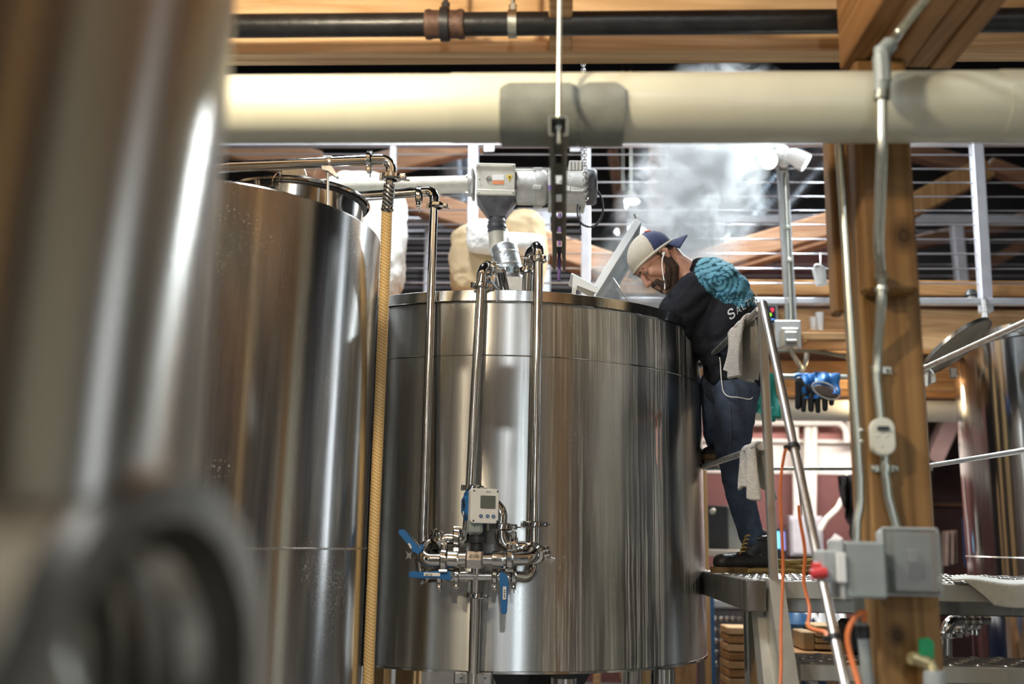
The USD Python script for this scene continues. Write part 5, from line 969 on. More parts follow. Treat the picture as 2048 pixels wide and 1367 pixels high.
# towels
def towel(name, label, top, drops, Y, mat='towel', seed=1):
    t = Thing(name, label, 'towel', P(*top, Y))
    for nm, quad, dy in drops:
        q = [P(x, y, Y + d) for (x, y), d in zip(quad, dy)]
        t.part(nm, patch(q, 40, 26, lambda u, v: (.007 * np.sin(v * 8 + seed + u * 2) * (.3 + u) + .003 * np.sin(v * 19 + u * 5 + seed))[..., None] * V3(.35, -.9, .1) + (.006 * np.sin(u * 13 + v * 6))[..., None] * V3(1, 0, 0) * (.2 + u[..., None]), .007), mat, True)
    return t
def rail_at(R0, R1, px):
    lo, hi = 0., 1.
    for _ in range(30):
        m = (lo + hi) / 2; lo, hi = (m, hi) if proj1(R0 + (R1 - R0) * m)[0] > px else (lo, m)
    return R0 + (R1 - R0) * lo
def proj1(p): d = p - EYE; z = d @ FWD; return W_ / 2 + F_ * (d @ RGT) / z, H_ / 2 - F_ * (d @ UPV) / z
def bar_towel(label, R0, R1, pxa, pxb, la, lb, ra, rb, seed):          # a towel over a rail that runs away from the viewer: one fall on each side
    a, b = rail_at(R0, R1, pxa), rail_at(R0, R1, pxb); t = Thing('bar_towel', label, 'towel', (a + b) / 2); off = V3(.017, 0, -.003)
    over(t, a, b, .0155, lap=.25)
    for nm, s, pa, pb_ in (('left_fall', -1, la, lb), ('right_fall', 1, ra, rb)):
        A_, B_ = P(*pa, a[1] + .02 * s), P(*pb_, b[1])
        t.part(nm, patch([a + off * V3(s, 1, 1), A_, B_, b + off * V3(s, 1, 1)], 44, 24, lambda u, v: (s * (.010 * np.sin(v * 10 + seed + u * 1.5) + .004 * np.sin(v * 23 + u * 4)) * (.25 + u))[..., None] * V3(1, -.3, 0) + (.012 * np.sin(v * 6 + seed) * u ** 2)[..., None] * ZU, .008), 'towel', True)
    return t
bar_towel('cream bar towel draped over the top rail against the dark shirt', P(1519, 618, 3.01), P(1402, 731, 3.95), 1499, 1466, (1482, 758), (1450, 745), (1513, 766), (1482, 752), 1)
tw2 = bar_towel('stained cream bar towel over the middle rail beside the corner post', P(1522, 893, 3.01), P(1407, 933, 3.9), 1519, 1494, (1512, 994), (1484, 975), (1546, 996), (1520, 970), 4)
tw2.part('stain', ball(P(1498, 905, 3.13), 1, 3, (.007, .003, .012)), 'stain_orange')
rg3 = Thing('rag', 'grey cloth draped over the front edge of the platform at the far right', 'rag', P(1980, 1180, 3.03))
rg3.part('cloth', thicken(A([[P(1905 + 165 * u + 12 * v * (v > .45), 1153 + 7 * u - 3 * math.sin(u * 7) + (v * 14 if v < .45 else 6 + (v - .45) * 88 * min(1, max(0, (u - .05) * 2.6))), 3.2 - .17 * min(1, v / .45) - .01 * (v > .45)) for v in np.linspace(0, 1, 22)] for u in np.linspace(0, 1, 40)]), .006), 'rag_grey', True)
rg4 = Thing('rag', 'white rag hanging off the left end of the right handrail', 'rag', P(1852, 760, 4.0)); rg4.part('cloth', patch([P(1843, 726, 3.98), P(1849, 775, 3.96), P(1872, 762, 3.96), P(1858, 734, 3.98)], 20, 14, lambda u, v: (.02 * np.sin(v * 9 + u * 4))[..., None] * HY, .006), 'rag_grey', True)
rp = Thing('rope_coil', 'flat coil of yellow rope on the platform behind the boot', 'rope', P(1600, 1120, 3.8))
for k in range(3):
    g = np.linspace(0, 2 * np.pi, 60)[:-1]; c = V3(1.10, 3.78, ZP + .014 + k * .016)
    rp.part('loop', sweep(A([c + V3((.15 + .012 * math.sin(3 * t + k)) * math.cos(t), (.085 + .012 * math.cos(2 * t + k)) * math.sin(t), .004 * math.sin(5 * t + k)) for t in g]), .008, 8, close=True), 'yellow_rope')
rp.part('tail', sweep(spline([V3(1.24, 3.74, ZP + .05), V3(1.30, 3.72, ZP + .055), V3(1.30, 3.70, ZP + .03), V3(1.22, 3.69, ZP + .012), V3(1.0, 3.68, ZP + .012), V3(.85, 3.6, ZP + .012)], 50), .008, 8), 'yellow_rope')
# tank at the right edge with its tilted lid and drain fitting
RY, RR = 4.95, .56; e_ = P(1944, 900, RY - .05); rc = V3(e_[0] + RR * 1.02, RY, 0); rz = P(1930, 694, RY)[2]
rt = Thing('hot_liquor_tank', 'polished steel tank cut off by the right edge of the picture', 'brewing vessel', rc)
rt.part('shell', lathe([(RR * 1.0, .35), (RR, rz), (RR - .01, rz), (RR - .01, .35)], rc, n=160), 'bright_tank', 25); rt.part('rim_hoop', lathe([(RR + .001, rz - .012), (RR + .014, rz - .008), (RR + .014, rz + .008), (RR + .001, rz + .012), (RR - .012, rz + .006)], rc, n=128), 'polished')
rt.part('neck', lathe([(RR - .06, rz - .02), (RR - .06, rz + .07), (RR - .07, rz + .07), (RR - .07, rz - .02)], rc, n=96), 'bright_steel'); rt.part('top_plate', lathe([(RR - .01, rz), (.0001, rz + .03)], rc, n=64), 'bright_steel')
rt.part('weld_seam', lathe([(RR + .0005, .96), (RR + .003, .963), (RR + .0005, .966)], rc, n=120), 'satin')
for a in (2.4, 4.0, 5.5): q = rc + V3(.44 * math.cos(a), .44 * math.sin(a), 0); rt.part('leg', cyl(q, q + V3(0, 0, .36), .04, 16), 'bright_steel')
lc0 = P(1910, 690, 4.4); m_ = unit(P(1967, 644, 4.4) - P(1853, 711, 4.4)); v_ = unit(.5 * (.52 * RGT - .85 * UPV) + .87 * FWD); v_ = unit(v_ - (v_ @ m_) * m_)
ln_ = np.cross(m_, v_); ln_ = ln_ if ln_ @ FWD < 0 else -ln_
ld = Thing('tank_lid', 'round dished lid tilted open beside the right-hand tank', 'lid', lc0)
ld.part('plate', lathe([(.0001, -.02), (.13, -.008), (.165, 0), (.178, .006), (.172, .012), (.16, .006), (.12, .0), (.0001, -.012)], lc0, ln_, 64), 'lid_steel', 30); ld.part('rim', lathe([(.170, 0), (.182, 0), (.182, .016), (.170, .016)], lc0, ln_, 64, close=True), 'satin')
ld.part('hinge', beam(lc0 + m_ * .17, lc0 + m_ * .17 * 0 + V3(rc[0] - RR * .80, rc[1] - RR * .56, rz + .01), .03, .012), 'satin')
ld.part('latch', cat(rbox(P(1906, 745, 4.47), (.03, .02, .05), None, .004), cyl(P(1900, 735, 4.47), P(1915, 752, 4.47), .008, 10)), 'satin')
df = Thing('drain_fitting', 'polished elbow and clamps under the platform at the far right', 'pipework', P(1890, 1300, 4.35))
df.part('elbow', pipe([P(1893, 1330, 4.35), P(1891, 1241, 4.35), P(1972, 1237, 4.5)], .025, .07, 18), 'polished')
for px in (1918, 1934, 1948): clamp(df, P(px, 1239, 4.42), P(1972, 1237, 4.5) - P(1891, 1240, 4.35), .025, -ZU if px != 1934 else ZU)
clamp(df, P(1893, 1268, 4.35), ZU, .025, HX); df.part('stand_pipe', cyl(P(1893, 1325, 4.35), V3(*P(1893, 1325, 4.35)[:2], 0), .025, 18), 'polished')
# ------------------------------------------------------------------ out-of-focus fermenter at the left edge, close to the camera
d0 = ray(432, 500); d0 = unit(V3(d0[0], d0[1], 0)); nl = V3(-d0[1], d0[0], 0); FR = .40; fc = d0 * .98 + nl * FR
fm = Thing('fermenter', 'out-of-focus steel tank filling the left edge, round manway collar low on its side', 'brewing vessel', (fc[0], fc[1], 0))
fm.part('shell', lathe([(FR, .25), (FR, 1.78), (FR - .02, 1.82), (FR - .1, 1.88), (.0001, 1.95)], (fc[0], fc[1], 0), n=200), 'fermenter_steel', 25); fm.part('cone', lathe([(FR, .25), (.1, .02), (.0001, .0)], (fc[0], fc[1], 0), n=64), 'dark_steel')
fm.part('weld_seam', lathe([(FR + .0005, 1.012), (FR + .003, 1.015), (FR + .0005, 1.018)], (fc[0], fc[1], 0), n=120), 'satin')
mc = P(292, 1415, .60); max_ = unit(V3(.983, -.20, 0)); mr = .118
fm.part('manway_collar', lathe([(mr + .02, -.2), (mr, -.12), (mr, -.01), (mr + .014, -.008), (mr + .018, .0), (mr + .014, .012), (mr - .012, .012), (mr - .012, -.05), (mr - .02, -.06), (.0001, -.04)], mc, max_, 80), 'fermenter_steel', 28)
fm.part('manway_ring', lathe([(mr - .040, -.004), (mr - .028, .010), (mr - .018, -.004), (mr - .028, -.012)], mc - max_ * .02, max_, 64, close=True), 'polished')
# ------------------------------------------------------------------ odds and ends low down behind the legs
def boxy(name, label, catg, px0, px1, y0, y1, Y, d, mat, tofloor=True, bands=0):
    a, c = P(px0, y0, Y), P(px1, y1, Y); z0 = 0 if tofloor else c[2]
    t = Thing(name, label, catg, V3((a[0] + c[0]) / 2, Y + d / 2, z0)); t.part('carton' if mat == 'cardboard' else 'body', rbox(((a[0] + c[0]) / 2, Y + d / 2, (a[2] + z0) / 2), (abs(c[0] - a[0]), d, a[2] - z0), None, .006), mat); return t
ck = Thing('bottle_rack', 'grey bottle rack with rows of shiny round caps under the platform', 'rack', P(1450, 1330, 5.6)); a, c = P(1424, 1218, 5.6), P(1496, 1330, 5.6)
ck.part('frame', rbox(((a[0] + c[0]) / 2, 5.82, a[2] / 2), (c[0] - a[0], .38, a[2]), None, .01), 'rack_grey'); ck.part('lid_tray', rbox(((a[0] + c[0]) / 2 + .02, 5.82, a[2] + .03), (c[0] - a[0] + .06, .42, .05), None, .01), 'pale_panel')
for r, y in enumerate((1237, 1260, 1282, 1304, 1327)):
    for k, px in enumerate((1430, 1442, 1454, 1466, 1478)): ck.part('cap', ball(P(px + r * .6, y, 5.6), .016, 2, (1, .5, 1)), 'polished')
ck.part('blue_panel', rbox((P(1423, 1250, 5.57)[0], 5.57, .5), (.03, .03, a[2] - .1), None, .004), 'blue_crate')
ws = Thing('board_stack', 'stack of rough sawn boards leaning behind the platform leg', 'boards', P(1474, 1367, 5.0))
for k in range(8):
    y = 1254 + k * 17; a, c = P(1457, y, 5.0), P(1494, y + 15, 5.0); ws.part('board', rbox(((a[0] + c[0]) / 2 + .05, 5.1, (a[2] + c[2]) / 2), (c[0] - a[0] + .1, .2, a[2] - c[2]), None, .004), 'wood_x' if k % 2 else 'wood_x_pale')
ws.part('base', rbox((P(1474, 1300, 5.0)[0] + .05, 5.1, P(1474, 1393, 5)[2] / 2), (.18, .18, P(1474, 1393, 5)[2]), None, .004), 'wood_dark')
ws2 = Thing('board_stack', 'short stack of cut boards behind the second step', 'boards', P(1655, 1300, 4.6))
for k in range(4):
    a, c = P(1632, 1250 + k * 12.5, 4.6), P(1688, 1261 + k * 12.5, 4.6); ws2.part('board', rbox(((a[0] + c[0]) / 2, 4.7, (a[2] + c[2]) / 2), (c[0] - a[0], .2, a[2] - c[2]), None, .004), 'wood_x_pale' if k % 2 else 'wood_stud')
boxy('carton', 'plain brown carton beside the short board stack', 'box', 1606, 1631, 1262, 1300, 4.61, .2, 'cardboard', False)
zz = P(1655, 1300, 4.6)[2]; sb = Thing('work_table', 'low table under the short board stack', 'table', (P(1650, 1300, 4.6)[0], 4.75, 0)); tx0, tx1 = P(1575, 1300, 4.6)[0], P(1725, 1300, 4.6)[0]
sb.part('top', rbox(((tx0 + tx1) / 2, 4.78, zz - .02), (tx1 - tx0, .45, .03), None, .004), 'wood_x'); 
for x in (tx0 + .03, tx1 - .03):
    for y in (4.6, 4.96): sb.part('leg', rbox((x, y, (zz - .035) / 2), (.04, .04, zz - .035), None, .003), 'wood_stud')
wj = Thing('water_jug', 'big blue water jug behind the stringer', 'jug', P(1595, 1300, 4.85)); q = P(1596, 1296, 4.85); q[2] = zz - .004
wj.part('body', lathe([(.0001, 0), (.075, .0), (.08, .02), (.078, .06), (.08, .10), (.05, .14), (.02, .16), (.02, .18), (.0001, .18)], q, n=32), 'blue_crate'); wj.part('cap', cyl(q + ZU * .18, q + ZU * .2, .024, 18), 'white_plastic')
pw = Thing('plastic_wrap', 'crumpled clear white plastic sheet over the things under the platform', 'plastic sheet', P(1630, 1250, 5.2)); pw.part('sheet', patch([P(1582, 1226, 5.5), P(1690, 1222, 5.5), P(1692, 1244, 5.3), P(1580, 1255, 5.3)], 40, 14, lambda u, v: (.03 * np.sin(u * 21 + v * 5) + .02 * np.sin(u * 47))[..., None] * V3(0, .5, .8), .004), 'pale_panel', True)
tb2 = Thing('shelf_unit', 'dark shelf unit that the plastic sheet is thrown over', 'shelf', (P(1635, 1250, 5.3)[0], 5.4, 0)); zx = P(1635, 1240, 5.35)[2] + .02
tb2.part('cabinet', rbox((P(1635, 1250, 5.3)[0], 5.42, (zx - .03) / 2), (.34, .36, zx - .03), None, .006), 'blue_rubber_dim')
ph = Thing('pump_housing', 'black pump housing behind the lower handrail', 'pump', P(1702, 1311, 3.6)); ph.part('body', rbox(P(1702, 1275, 3.55), (.062, .10, .125), None, .012), 'black_rubber'); ph.part('foot', rbox(V3(P(1702, 1311, 3.55)[0], 3.55, P(1702, 1313, 3.55)[2] / 2), (.05, .08, P(1702, 1313, 3.55)[2]), None, .006), 'dark_steel')
ph.part('cable', sweep(spline([P(1706, 1300, 3.5), P(1718, 1322, 3.45), P(1735, 1332, 3.4), P(1750, 1330, 3.4)], 20), .005, 8), 'black_rubber')
ch2 = Thing('storage_tote', 'white storage tote under the mash tun', 'tote', P(830, 1367, 5.3)); ch2.part('body', rbox(V3(P(850, 1350, 5.7)[0], 5.8, .22), (.62, .4, .36), None, .02), 'pale_panel'); ch2.part('lid', rbox(V3(P(850, 1350, 5.7)[0], 5.8, .42), (.66, .44, .03), None, .01), 'white_plastic')
tp2 = Thing('tarp_bundle', 'crumpled dark green tarp on the tote under the tun', 'tarp', P(880, 1360, 5.3)); tp2.part('bundle', TM(*(lambda s: (s.vertices * (1 + .18 * meshkit.fbm(s.vertices * 2.2)[:, None]) * A([.17, .1, .07]) + A([P(885, 1350, 5.7)[0], 5.75, .51]), s.faces))(trimesh.creation.icosphere(4, 1.0))), 'tarp_green', True)
cn = Thing('black_tray', 'long black trough under the front edge of the tun', 'trough', P(1060, 1367, 3.9)); cn.part('body', hull([P(985, 1349, 3.9), P(1180, 1346, 3.9), P(1000, 1390, 3.9), P(1160, 1384, 3.9), P(985, 1349, 4.1), P(1180, 1346, 4.1), P(1000, 1390, 4.1), P(1160, 1384, 4.1)]), 'black_rubber')
for px in (1010, 1150): cn.part('leg', beam(P(px, 1386, 4.0), V3(*P(px, 1386, 4.0)[:2], 0), .04, .04), 'dark_steel')
ls = Thing('timber_rack', 'pale timbers standing upright in the shadow behind the tun', 'boards', (.6, 6.2, 0))
for k, (x0, x1, s) in enumerate(((1190, 1204, 8), (1230, 1245, -30), (1255, 1264, 0), (1292, 1340, 60), (1350, 1362, 0), (1364, 1392, 4), (1100, 1130, -40))):
    a = P((x0 + x1) / 2, 1300, 6.2); w = (x1 - x0) / 1991 * 6.2; b = V3(a[0] - s / 1991 * 6.2 * .9, 6.2 + .02 * k, 0); tt = a + (a - b) * .6
    ls.part('timber', beam(b, tt, w, .05, HY, .003), 'wood_stud' if k % 2 else 'wood_x_pale')

# ------------------------------------------------------------------ the worker bent over the open hatch
def proj(p):
    q = np.asarray(p, float) - EYE; z = q @ FWD; return np.stack([W_ / 2 + F_ * (q @ RGT) / z, H_ / 2 - F_ * (q @ UPV) / z], -1), z
def pxr(p, r): return r * ((p - EYE) @ FWD) / F_
def J(px, y, Y, r): p = P(px, y, Y); return p, pxr(p, r)
def bones(*chains): return [(a[0], b[0], a[1], b[1]) for ch_ in chains for a, b in zip(ch_[:-1], ch_[1:])]
mn = Thing('person', 'worker in a cap and dark printed shirt bending over the steaming tun', 'person', P(1490, 1144, 3.72))
# head frame: face down to the left, left ear towards the camera
HU = unit(V3(-.80, .0, .60)); HF = unit(V3(-.60, -.10, -.80)); HF = unit(HF - (HF @ HU) * HU); HS = np.cross(HU, HF); HS = HS if HS[1] < 0 else -HS
HC = P(1315, 522, 3.86); hs = 1.02
def hp_(f, u, s): return HC + hs * (f * HF + u * HU + s * HS)
def hb(a, b, ra, rb): return (hp_(*a), hp_(*b), ra * hs, rb * hs)
neck0 = J(1392, 562, 3.86, 34)
shoulderN, elbowN, wristN = J(1388, 596, 3.745, 30), J(1336, 668, 3.80, 22), J(1290, 745, 3.92, 15)
shoulderF, elbowF, wristF = J(1412, 560, 3.98, 30), J(1372, 640, 4.03, 22), J(1340, 730, 4.05, 15)
skin = [hb((-.022, .036, 0), (.018, .040, 0), .078, .074), hb((.02, .0, 0), (.05, -.05, 0), .062, .040), hb((.05, .03, -.025), (.05, .03, .025), .040, .040),
    hb((.074, .022, -.026), (.074, .022, .026), .016, .016), hb((.060, -.012, -.040), (.03, -.06, -.046), .022, .020), hb((.060, -.012, .040), (.03, -.06, .046), .022, .020),
    hb((.086, .012, 0), (.106, -.026, 0), .0085, .0115), hb((.096, -.030, -.010), (.096, -.030, .010), .009, .009), hb((.080, -.056, -.016), (.080, -.056, .016), .012, .012), hb((.079, -.070, -.013), (.079, -.070, .013), .011, .011),
    hb((.068, -.098, -.008), (.068, -.098, .008), .021, .021), hb((-.008, -.062, -.048), (.060, -.098, 0), .016, .02), hb((-.008, -.062, .048), (.060, -.098, 0), .016, .02),
    hb((-.035, -.03, 0), (-.03, -.06, 0), .058, .052), (hp_(-.03, -.05, 0), neck0[0], .055 * hs, neck0[1] * .9)]
skin += bones((neck0, (shoulderN[0], shoulderN[1] * .8), elbowN, wristN), (neck0, (shoulderF[0], shoulderF[1] * .8), elbowF, wristF))
def hand(w, d, side, curl, back):                                  # palm, four fingers, thumb; d points to the fingertips
    d = unit(d); s = unit(side - (side @ d) * d); bk = np.cross(d, s); o = w[0]; out = []
    kn = [o + d * .075 + s * x for x in (-.030, -.010, .010, .028)]
    for k_ in kn: out.append((o + d * .01 + s * ((k_ - o) @ s) * .5, k_, .016, .0125))
    for k_, L_, r_2 in zip(kn, (.060, .070, .066, .052), (.0085, .009, .0088, .008)):
        a1, a2 = curl, curl * 2.1; p1 = k_ + (d * math.cos(a1) - bk * math.sin(a1)) * L_ * .5; p2 = p1 + (d * math.cos(a2) - bk * math.sin(a2)) * L_ * .34; p3 = p2 + (d * math.cos(a2 * 1.3) - bk * math.sin(a2 * 1.3)) * L_ * .26
        out += [(k_, p1, .0105, r_2), (p1, p2, r_2, r_2 * .93), (p2, p3, r_2 * .93, r_2 * .8)]
    t0 = o + d * .02 - s * .026; t1 = t0 + d * .035 - s * .026 - bk * .012; t2 = t1 + d * .034 - s * .006 - bk * .016
    return out + [(o + d * .01, t0, .015, .014), (t0, t1, .013, .0105), (t1, t2, .0105, .0085)]
skin += hand(wristN, unit(V3(-.55, .2, -.80)), V3(0, 1, 0), .35, 1) + hand(wristF, unit(V3(-.5, .1, -.85)), V3(0, 1, 0), .35, 1)
body = organic(skin, .008, 7)
mn.part('body', body, 'skin', True)
for s in (-1, 1):
    ear = organic([hb((-.016, .018, s * .078), (-.022, -.004, s * .082), .010, .010), hb((-.022, -.004, s * .082), (-.010, -.026, s * .078), .010, .008), hb((-.016, .018, s * .078), (-.002, .012, s * .077), .010, .006), hb((-.004, -.004, s * .076), (-.008, -.016, s * .077), .008, .008)], .006, 4)
    mn.part('ear', ear, 'skin', True)
    mn.part('eye', ball(hp_(.0745, .005, s * .030), .0115 * hs, 3), 'eye_white'); mn.part('eyelid', organic([hb((.078, .012, s * .018), (.076, .011, s * .042), .0085, .0075)], .006, 3), 'skin', True)
    mn.part('eyebrow', organic([hb((.090, .024, s * .012), (.080, .026, s * .046), .0045, .0035)], .005, 2), 'hair', True)
beard = organic([hb((-.006, -.024, -.066), (.004, -.064, -.054), .015, .018), hb((-.006, -.024, .066), (.004, -.064, .054), .015, .018), hb((.004, -.066, -.050), (.062, -.108, -.010), .020, .025), hb((.004, -.066, .050), (.062, -.108, .010), .020, .025), hb((.062, -.108, -.010), (.062, -.108, .010), .025, .025),
    hb((.03, -.058, -.052), (.066, -.088, -.026), .018, .018), hb((.03, -.058, .052), (.066, -.088, .026), .018, .018), hb((.085, -.047, -.018), (.085, -.047, .018), .008, .008), hb((.08, -.05, -.024), (.074, -.088, -.020), .010, .014), hb((.08, -.05, .024), (.074, -.088, .020), .010, .014)], .006, 4)
bv_ = beard.vertices; beard.vertices = bv_ + beard.vertex_normals * (meshkit.fbm(bv_ * 150)[:, None] * .004)
mn.part('beard', beard, 'hair', True)
hairb = organic([hb((-.02, .02, -.070), (-.05, -.0, -.05), .012, .016), hb((-.02, .02, .070), (-.05, -.0, .05), .012, .016), hb((-.062, .0, -.03), (-.062, .0, .03), .022, .022), hb((.0, .012, .074), (-.004, -.02, .072), .008, .008), hb((.0, .012, -.074), (-.004, -.02, -.072), .008, .008)], .008, 4)
mn.part('hair', hairb, 'hair', True)
# cap worn backwards
ic = trimesh.creation.icosphere(5, 1.0); cv = ic.vertices * A([.099, .088, .088]) + A([-.004, .038, 0])
def capset(keep):
    f = ic.faces; c = cv[f].mean(1); k = keep(c); return f[k]
line = lambda c: c[:, 1] - (.020 + .24 * c[:, 0]) > 0
navy = lambda c: c[:, 0] + .55 * (c[:, 1] - .13) < -.044
W3 = lambda c: HC + hs * (c[:, :1] * HF + c[:, 1:2] * HU + c[:, 2:] * HS)
def shell(faces, t=.004):
    n = unit_rows((ic.vertices) / A([.101, .092, .090])); o, i = W3(cv), W3(cv - n * t); nv = len(o); m = TM(np.vstack([o, i]), np.vstack([faces, faces[:, ::-1] + nv])); m.remove_unreferenced_vertices(); return m
cp = mn.part('cap', shell(capset(lambda c: line(c) & ~navy(c))), 'cap_mesh', True, label='pale mesh cap worn backwards')
cp.part('cap_panel', shell(capset(lambda c: line(c) & navy(c))), 'cap_navy', True, label='navy front panel')
gu, gv = np.meshgrid(np.linspace(0, 1, 22), np.linspace(-1, 1, 30), indexing='ij')
bang = gv * 1.15; rad = 1 + gu * (.60 * (1 - .30 * gv ** 2)); bp = np.stack([-.004 - .098 * rad * np.cos(bang), .000 - .030 * gu + .024 * gu * gv ** 2 * -1.0 - .02 * (1 - np.cos(bang)) * -1, .088 * (1 + gu * .12) * np.sin(bang)], -1)
cp.part('cap_bill', thicken(HC + hs * (bp[..., :1] * HF + bp[..., 1:2] * HU + bp[..., 2:] * HS), .006), 'cap_navy', True, label='navy bill')
cp.part('cap_band', sweep(A([hp_(*q) for q in [(-.004 + .1005 * math.cos(t), .021 + .24 * (-.004 + .1005 * math.cos(t)), .0905 * math.sin(t)) for t in np.linspace(0, 2 * math.pi, 60)[:-1]]]), .0055, 8, close=True), 'cap_mesh')
lg = hp_(-.0635, .102, .028); cp.part('cap_badge', ball(lg, 1, 3, (.016, .016, .006), np.stack(frame(unit(lg - hp_(-.004, .04, 0))), 1)), 'badge_orange', True, label='small orange badge')
# shirt: torso and sleeves, one surface
T = [J(1478, 748, 3.72, 53), J(1470, 710, 3.74, 57), J(1456, 655, 3.77, 65), J(1436, 596, 3.83, 66), J(1408, 560, 3.86, 44)]
Tf = [J(1452, 740, 3.86, 42), J(1440, 690, 3.90, 45), J(1432, 620, 3.92, 52), J(1424, 566, 3.93, 52)]
sn = [J(1424, 590, 3.84, 52), J(1392, 592, 3.77, 47), J(1362, 628, 3.76, 44), J(1338, 672, 3.79, 34)]
sf_ = [J(1428, 575, 3.92, 44), J(1412, 560, 3.98, 42), J(1385, 625, 4.02, 34)]
sh_b = bones(T, Tf, sn, sf_, [J(1440, 620, 3.80, 60), J(1408, 632, 3.80, 50)], [J(1408, 632, 3.80, 50), J(1448, 690, 3.78, 56)]) + [(T[2][0], Tf[2][0], T[2][1], Tf[2][1]), (T[1][0], Tf[1][0], T[1][1], Tf[1][1]), (T[3][0], sn[1][0], T[3][1] * .8, sn[1][1]), (T[3][0], Tf[3][0], T[3][1] * .85, Tf[3][1]), (T[0][0], Tf[0][0], T[0][1], Tf[0][1])]
shirt = organic(sh_b, .0055, 10)
v = shirt.vertices.copy(); n_s = np.asarray(shirt.vertex_normals); (pq, dep) = proj(v)
axis_t = unit(T[0][0] - T[3][0])
fold = np.sin((v @ unit(V3(.5, .3, -.8))) * 95 + meshkit.fbm(v * 9) * 9) * .0035 + meshkit.fbm(v * 22) * .007
shirt.vertices = v + n_s * fold[:, None]
facing = (n_s * (v - EYE)).sum(1) < 0
col = np.tile(A([.013, .014, .018]), (len(v), 1))
import shapely
wave = Polygon([(1391, 541), (1396, 527), (1408, 515), (1424, 503), (1446, 503), (1472, 525), (1502, 575), (1518, 610), (1500, 606), (1480, 612), (1466, 604), (1448, 603), (1434, 592), (1418, 584), (1402, 562)]).buffer(3)
pq, dep = proj(shirt.vertices); ins = facing & shapely.contains_xy(wave, pq[:, 0], pq[:, 1])
X, Yp = pq[:, 0] - 1440, pq[:, 1] - 561
rr_, aa = np.hypot(X, Yp), np.arctan2(Yp, X)
nz_ = meshkit.fbm(shirt.vertices * 30)
spiral = np.sin(rr_ * .62 - aa * 2.2 + nz_ * 3.2)
curl = np.clip(1 - rr_ / 40, 0, 1) > 0
drk = (spiral < -.45) & (rr_ < 44) & (X * .5 + Yp > -18)
dash = (np.sin(X * .42 + Yp * .9 + nz_ * 6) * np.sin(X * -.30 + Yp * .62) < .02) & (Yp > 22)
strk = (np.sin(X * .22 + Yp * .5 + nz_ * 9) < -.72) & (Yp < 0)
base = A([.025, .125, .19]) + (np.clip(-(Yp) / 55, 0, 1) * .9 + np.clip(nz_ * .9, -.2, .4))[:, None] * A([.12, .20, .21])
wc = np.where((drk | dash | strk)[:, None], A([.014, .05, .075]), np.clip(base, .01, .7))
col[ins] = wc[ins]
sh = mn.part('shirt', shirt, 'shirt_print', True, color=col, label='black shirt with a teal wave print on the back')
# lettering across the lower back, laid on the cloth
vis = np.where(facing & (pq[:, 0] > 1430))[0]
from scipy.spatial import cKDTree
tree = cKDTree(pq[vis])
def on_cloth(px, lift):
    d_, i_ = tree.query(px, k=6); w_ = 1 / (d_ + .3); z = (dep[vis][i_] * w_).sum(1) / w_.sum(1); d = np.stack([ray(*q) for q in px]); return EYE + d * (z - lift)[:, None]
for chr_, ox, oy, h, rot in (('S', 1459, 641, 22, .62), ('A', 1474, 629, 15, .60), ('L', 1485, 621, 15, .60), ('T', 1493, 615.5, 15, .58), ('W', 1503, 609, 15, .55)):
    t = meshkit.text_mesh(chr_, h, .5, chr_ == 'S'); t = t.subdivide_to_size(4.0) if hasattr(t, 'subdivide_to_size') else t; q = t.vertices
    px = np.stack([ox + q[:, 0] * math.cos(rot) * .85 - q[:, 1] * math.sin(rot) * .55, oy - q[:, 0] * math.sin(rot) * .85 - q[:, 1] * math.cos(rot)], 1)
    sh.part('letter', TM(on_cloth(px, .002 + .0015 * (q[:, 2] > .25)), t.faces), 'print_grey', False)
# jeans
hipN, kneeN, calfN, ankN = J(1474, 785, 3.70, 43), J(1463, 900, 3.665, 31), J(1480, 985, 3.70, 27), J(1503, 1072, 3.735, 23)
hipF, kneeF, ankF = J(1456, 778, 3.86, 40), J(1428, 768, 3.93, 27), J(1430, 872, 3.96, 21)
jb_ = bones((J(1480, 745, 3.73, 46), hipN, J(1468, 850, 3.68, 37), kneeN, calfN, ankN), (J(1460, 745, 3.86, 42), hipF, kneeF, ankF)) + [(hipN[0], hipF[0], hipN[1], hipF[1])]
jeans = organic(jb_, .007, 8); v = jeans.vertices; jeans.vertices = v + jeans.vertex_normals * (meshkit.fbm(v * 18) * .006 + np.sin(v[:, 2] * 90 + meshkit.fbm(v * 10) * 8) * .002 * (np.abs(v[:, 2] - P(1463, 900, 3.67)[2]) < .12))[:, None]
jn = mn.part('jeans', jeans, 'denim', True, label='dark blue jeans')
kd = cKDTree(jeans.vertices)
def on(mesh_tree, mesh, pts, lift):
    d_, i_ = mesh_tree.query(pts); return mesh.vertices[i_] + mesh.vertex_normals[i_] * lift
jn.part('seam', sweep(on(kd, jeans, A([P(1452 + 8 * math.sin(k / 5), 800 + k * 9, 3.58) for k in range(22)]), .001), .0018, 6), 'denim_thread')
jn.part('pocket', sweep(on(kd, jeans, A([P(*q, 3.60) for q in ((1477, 770), (1477, 800), (1478, 822), (1486, 826), (1497, 822), (1504, 800))]), .001), .0018, 6), 'denim_thread')
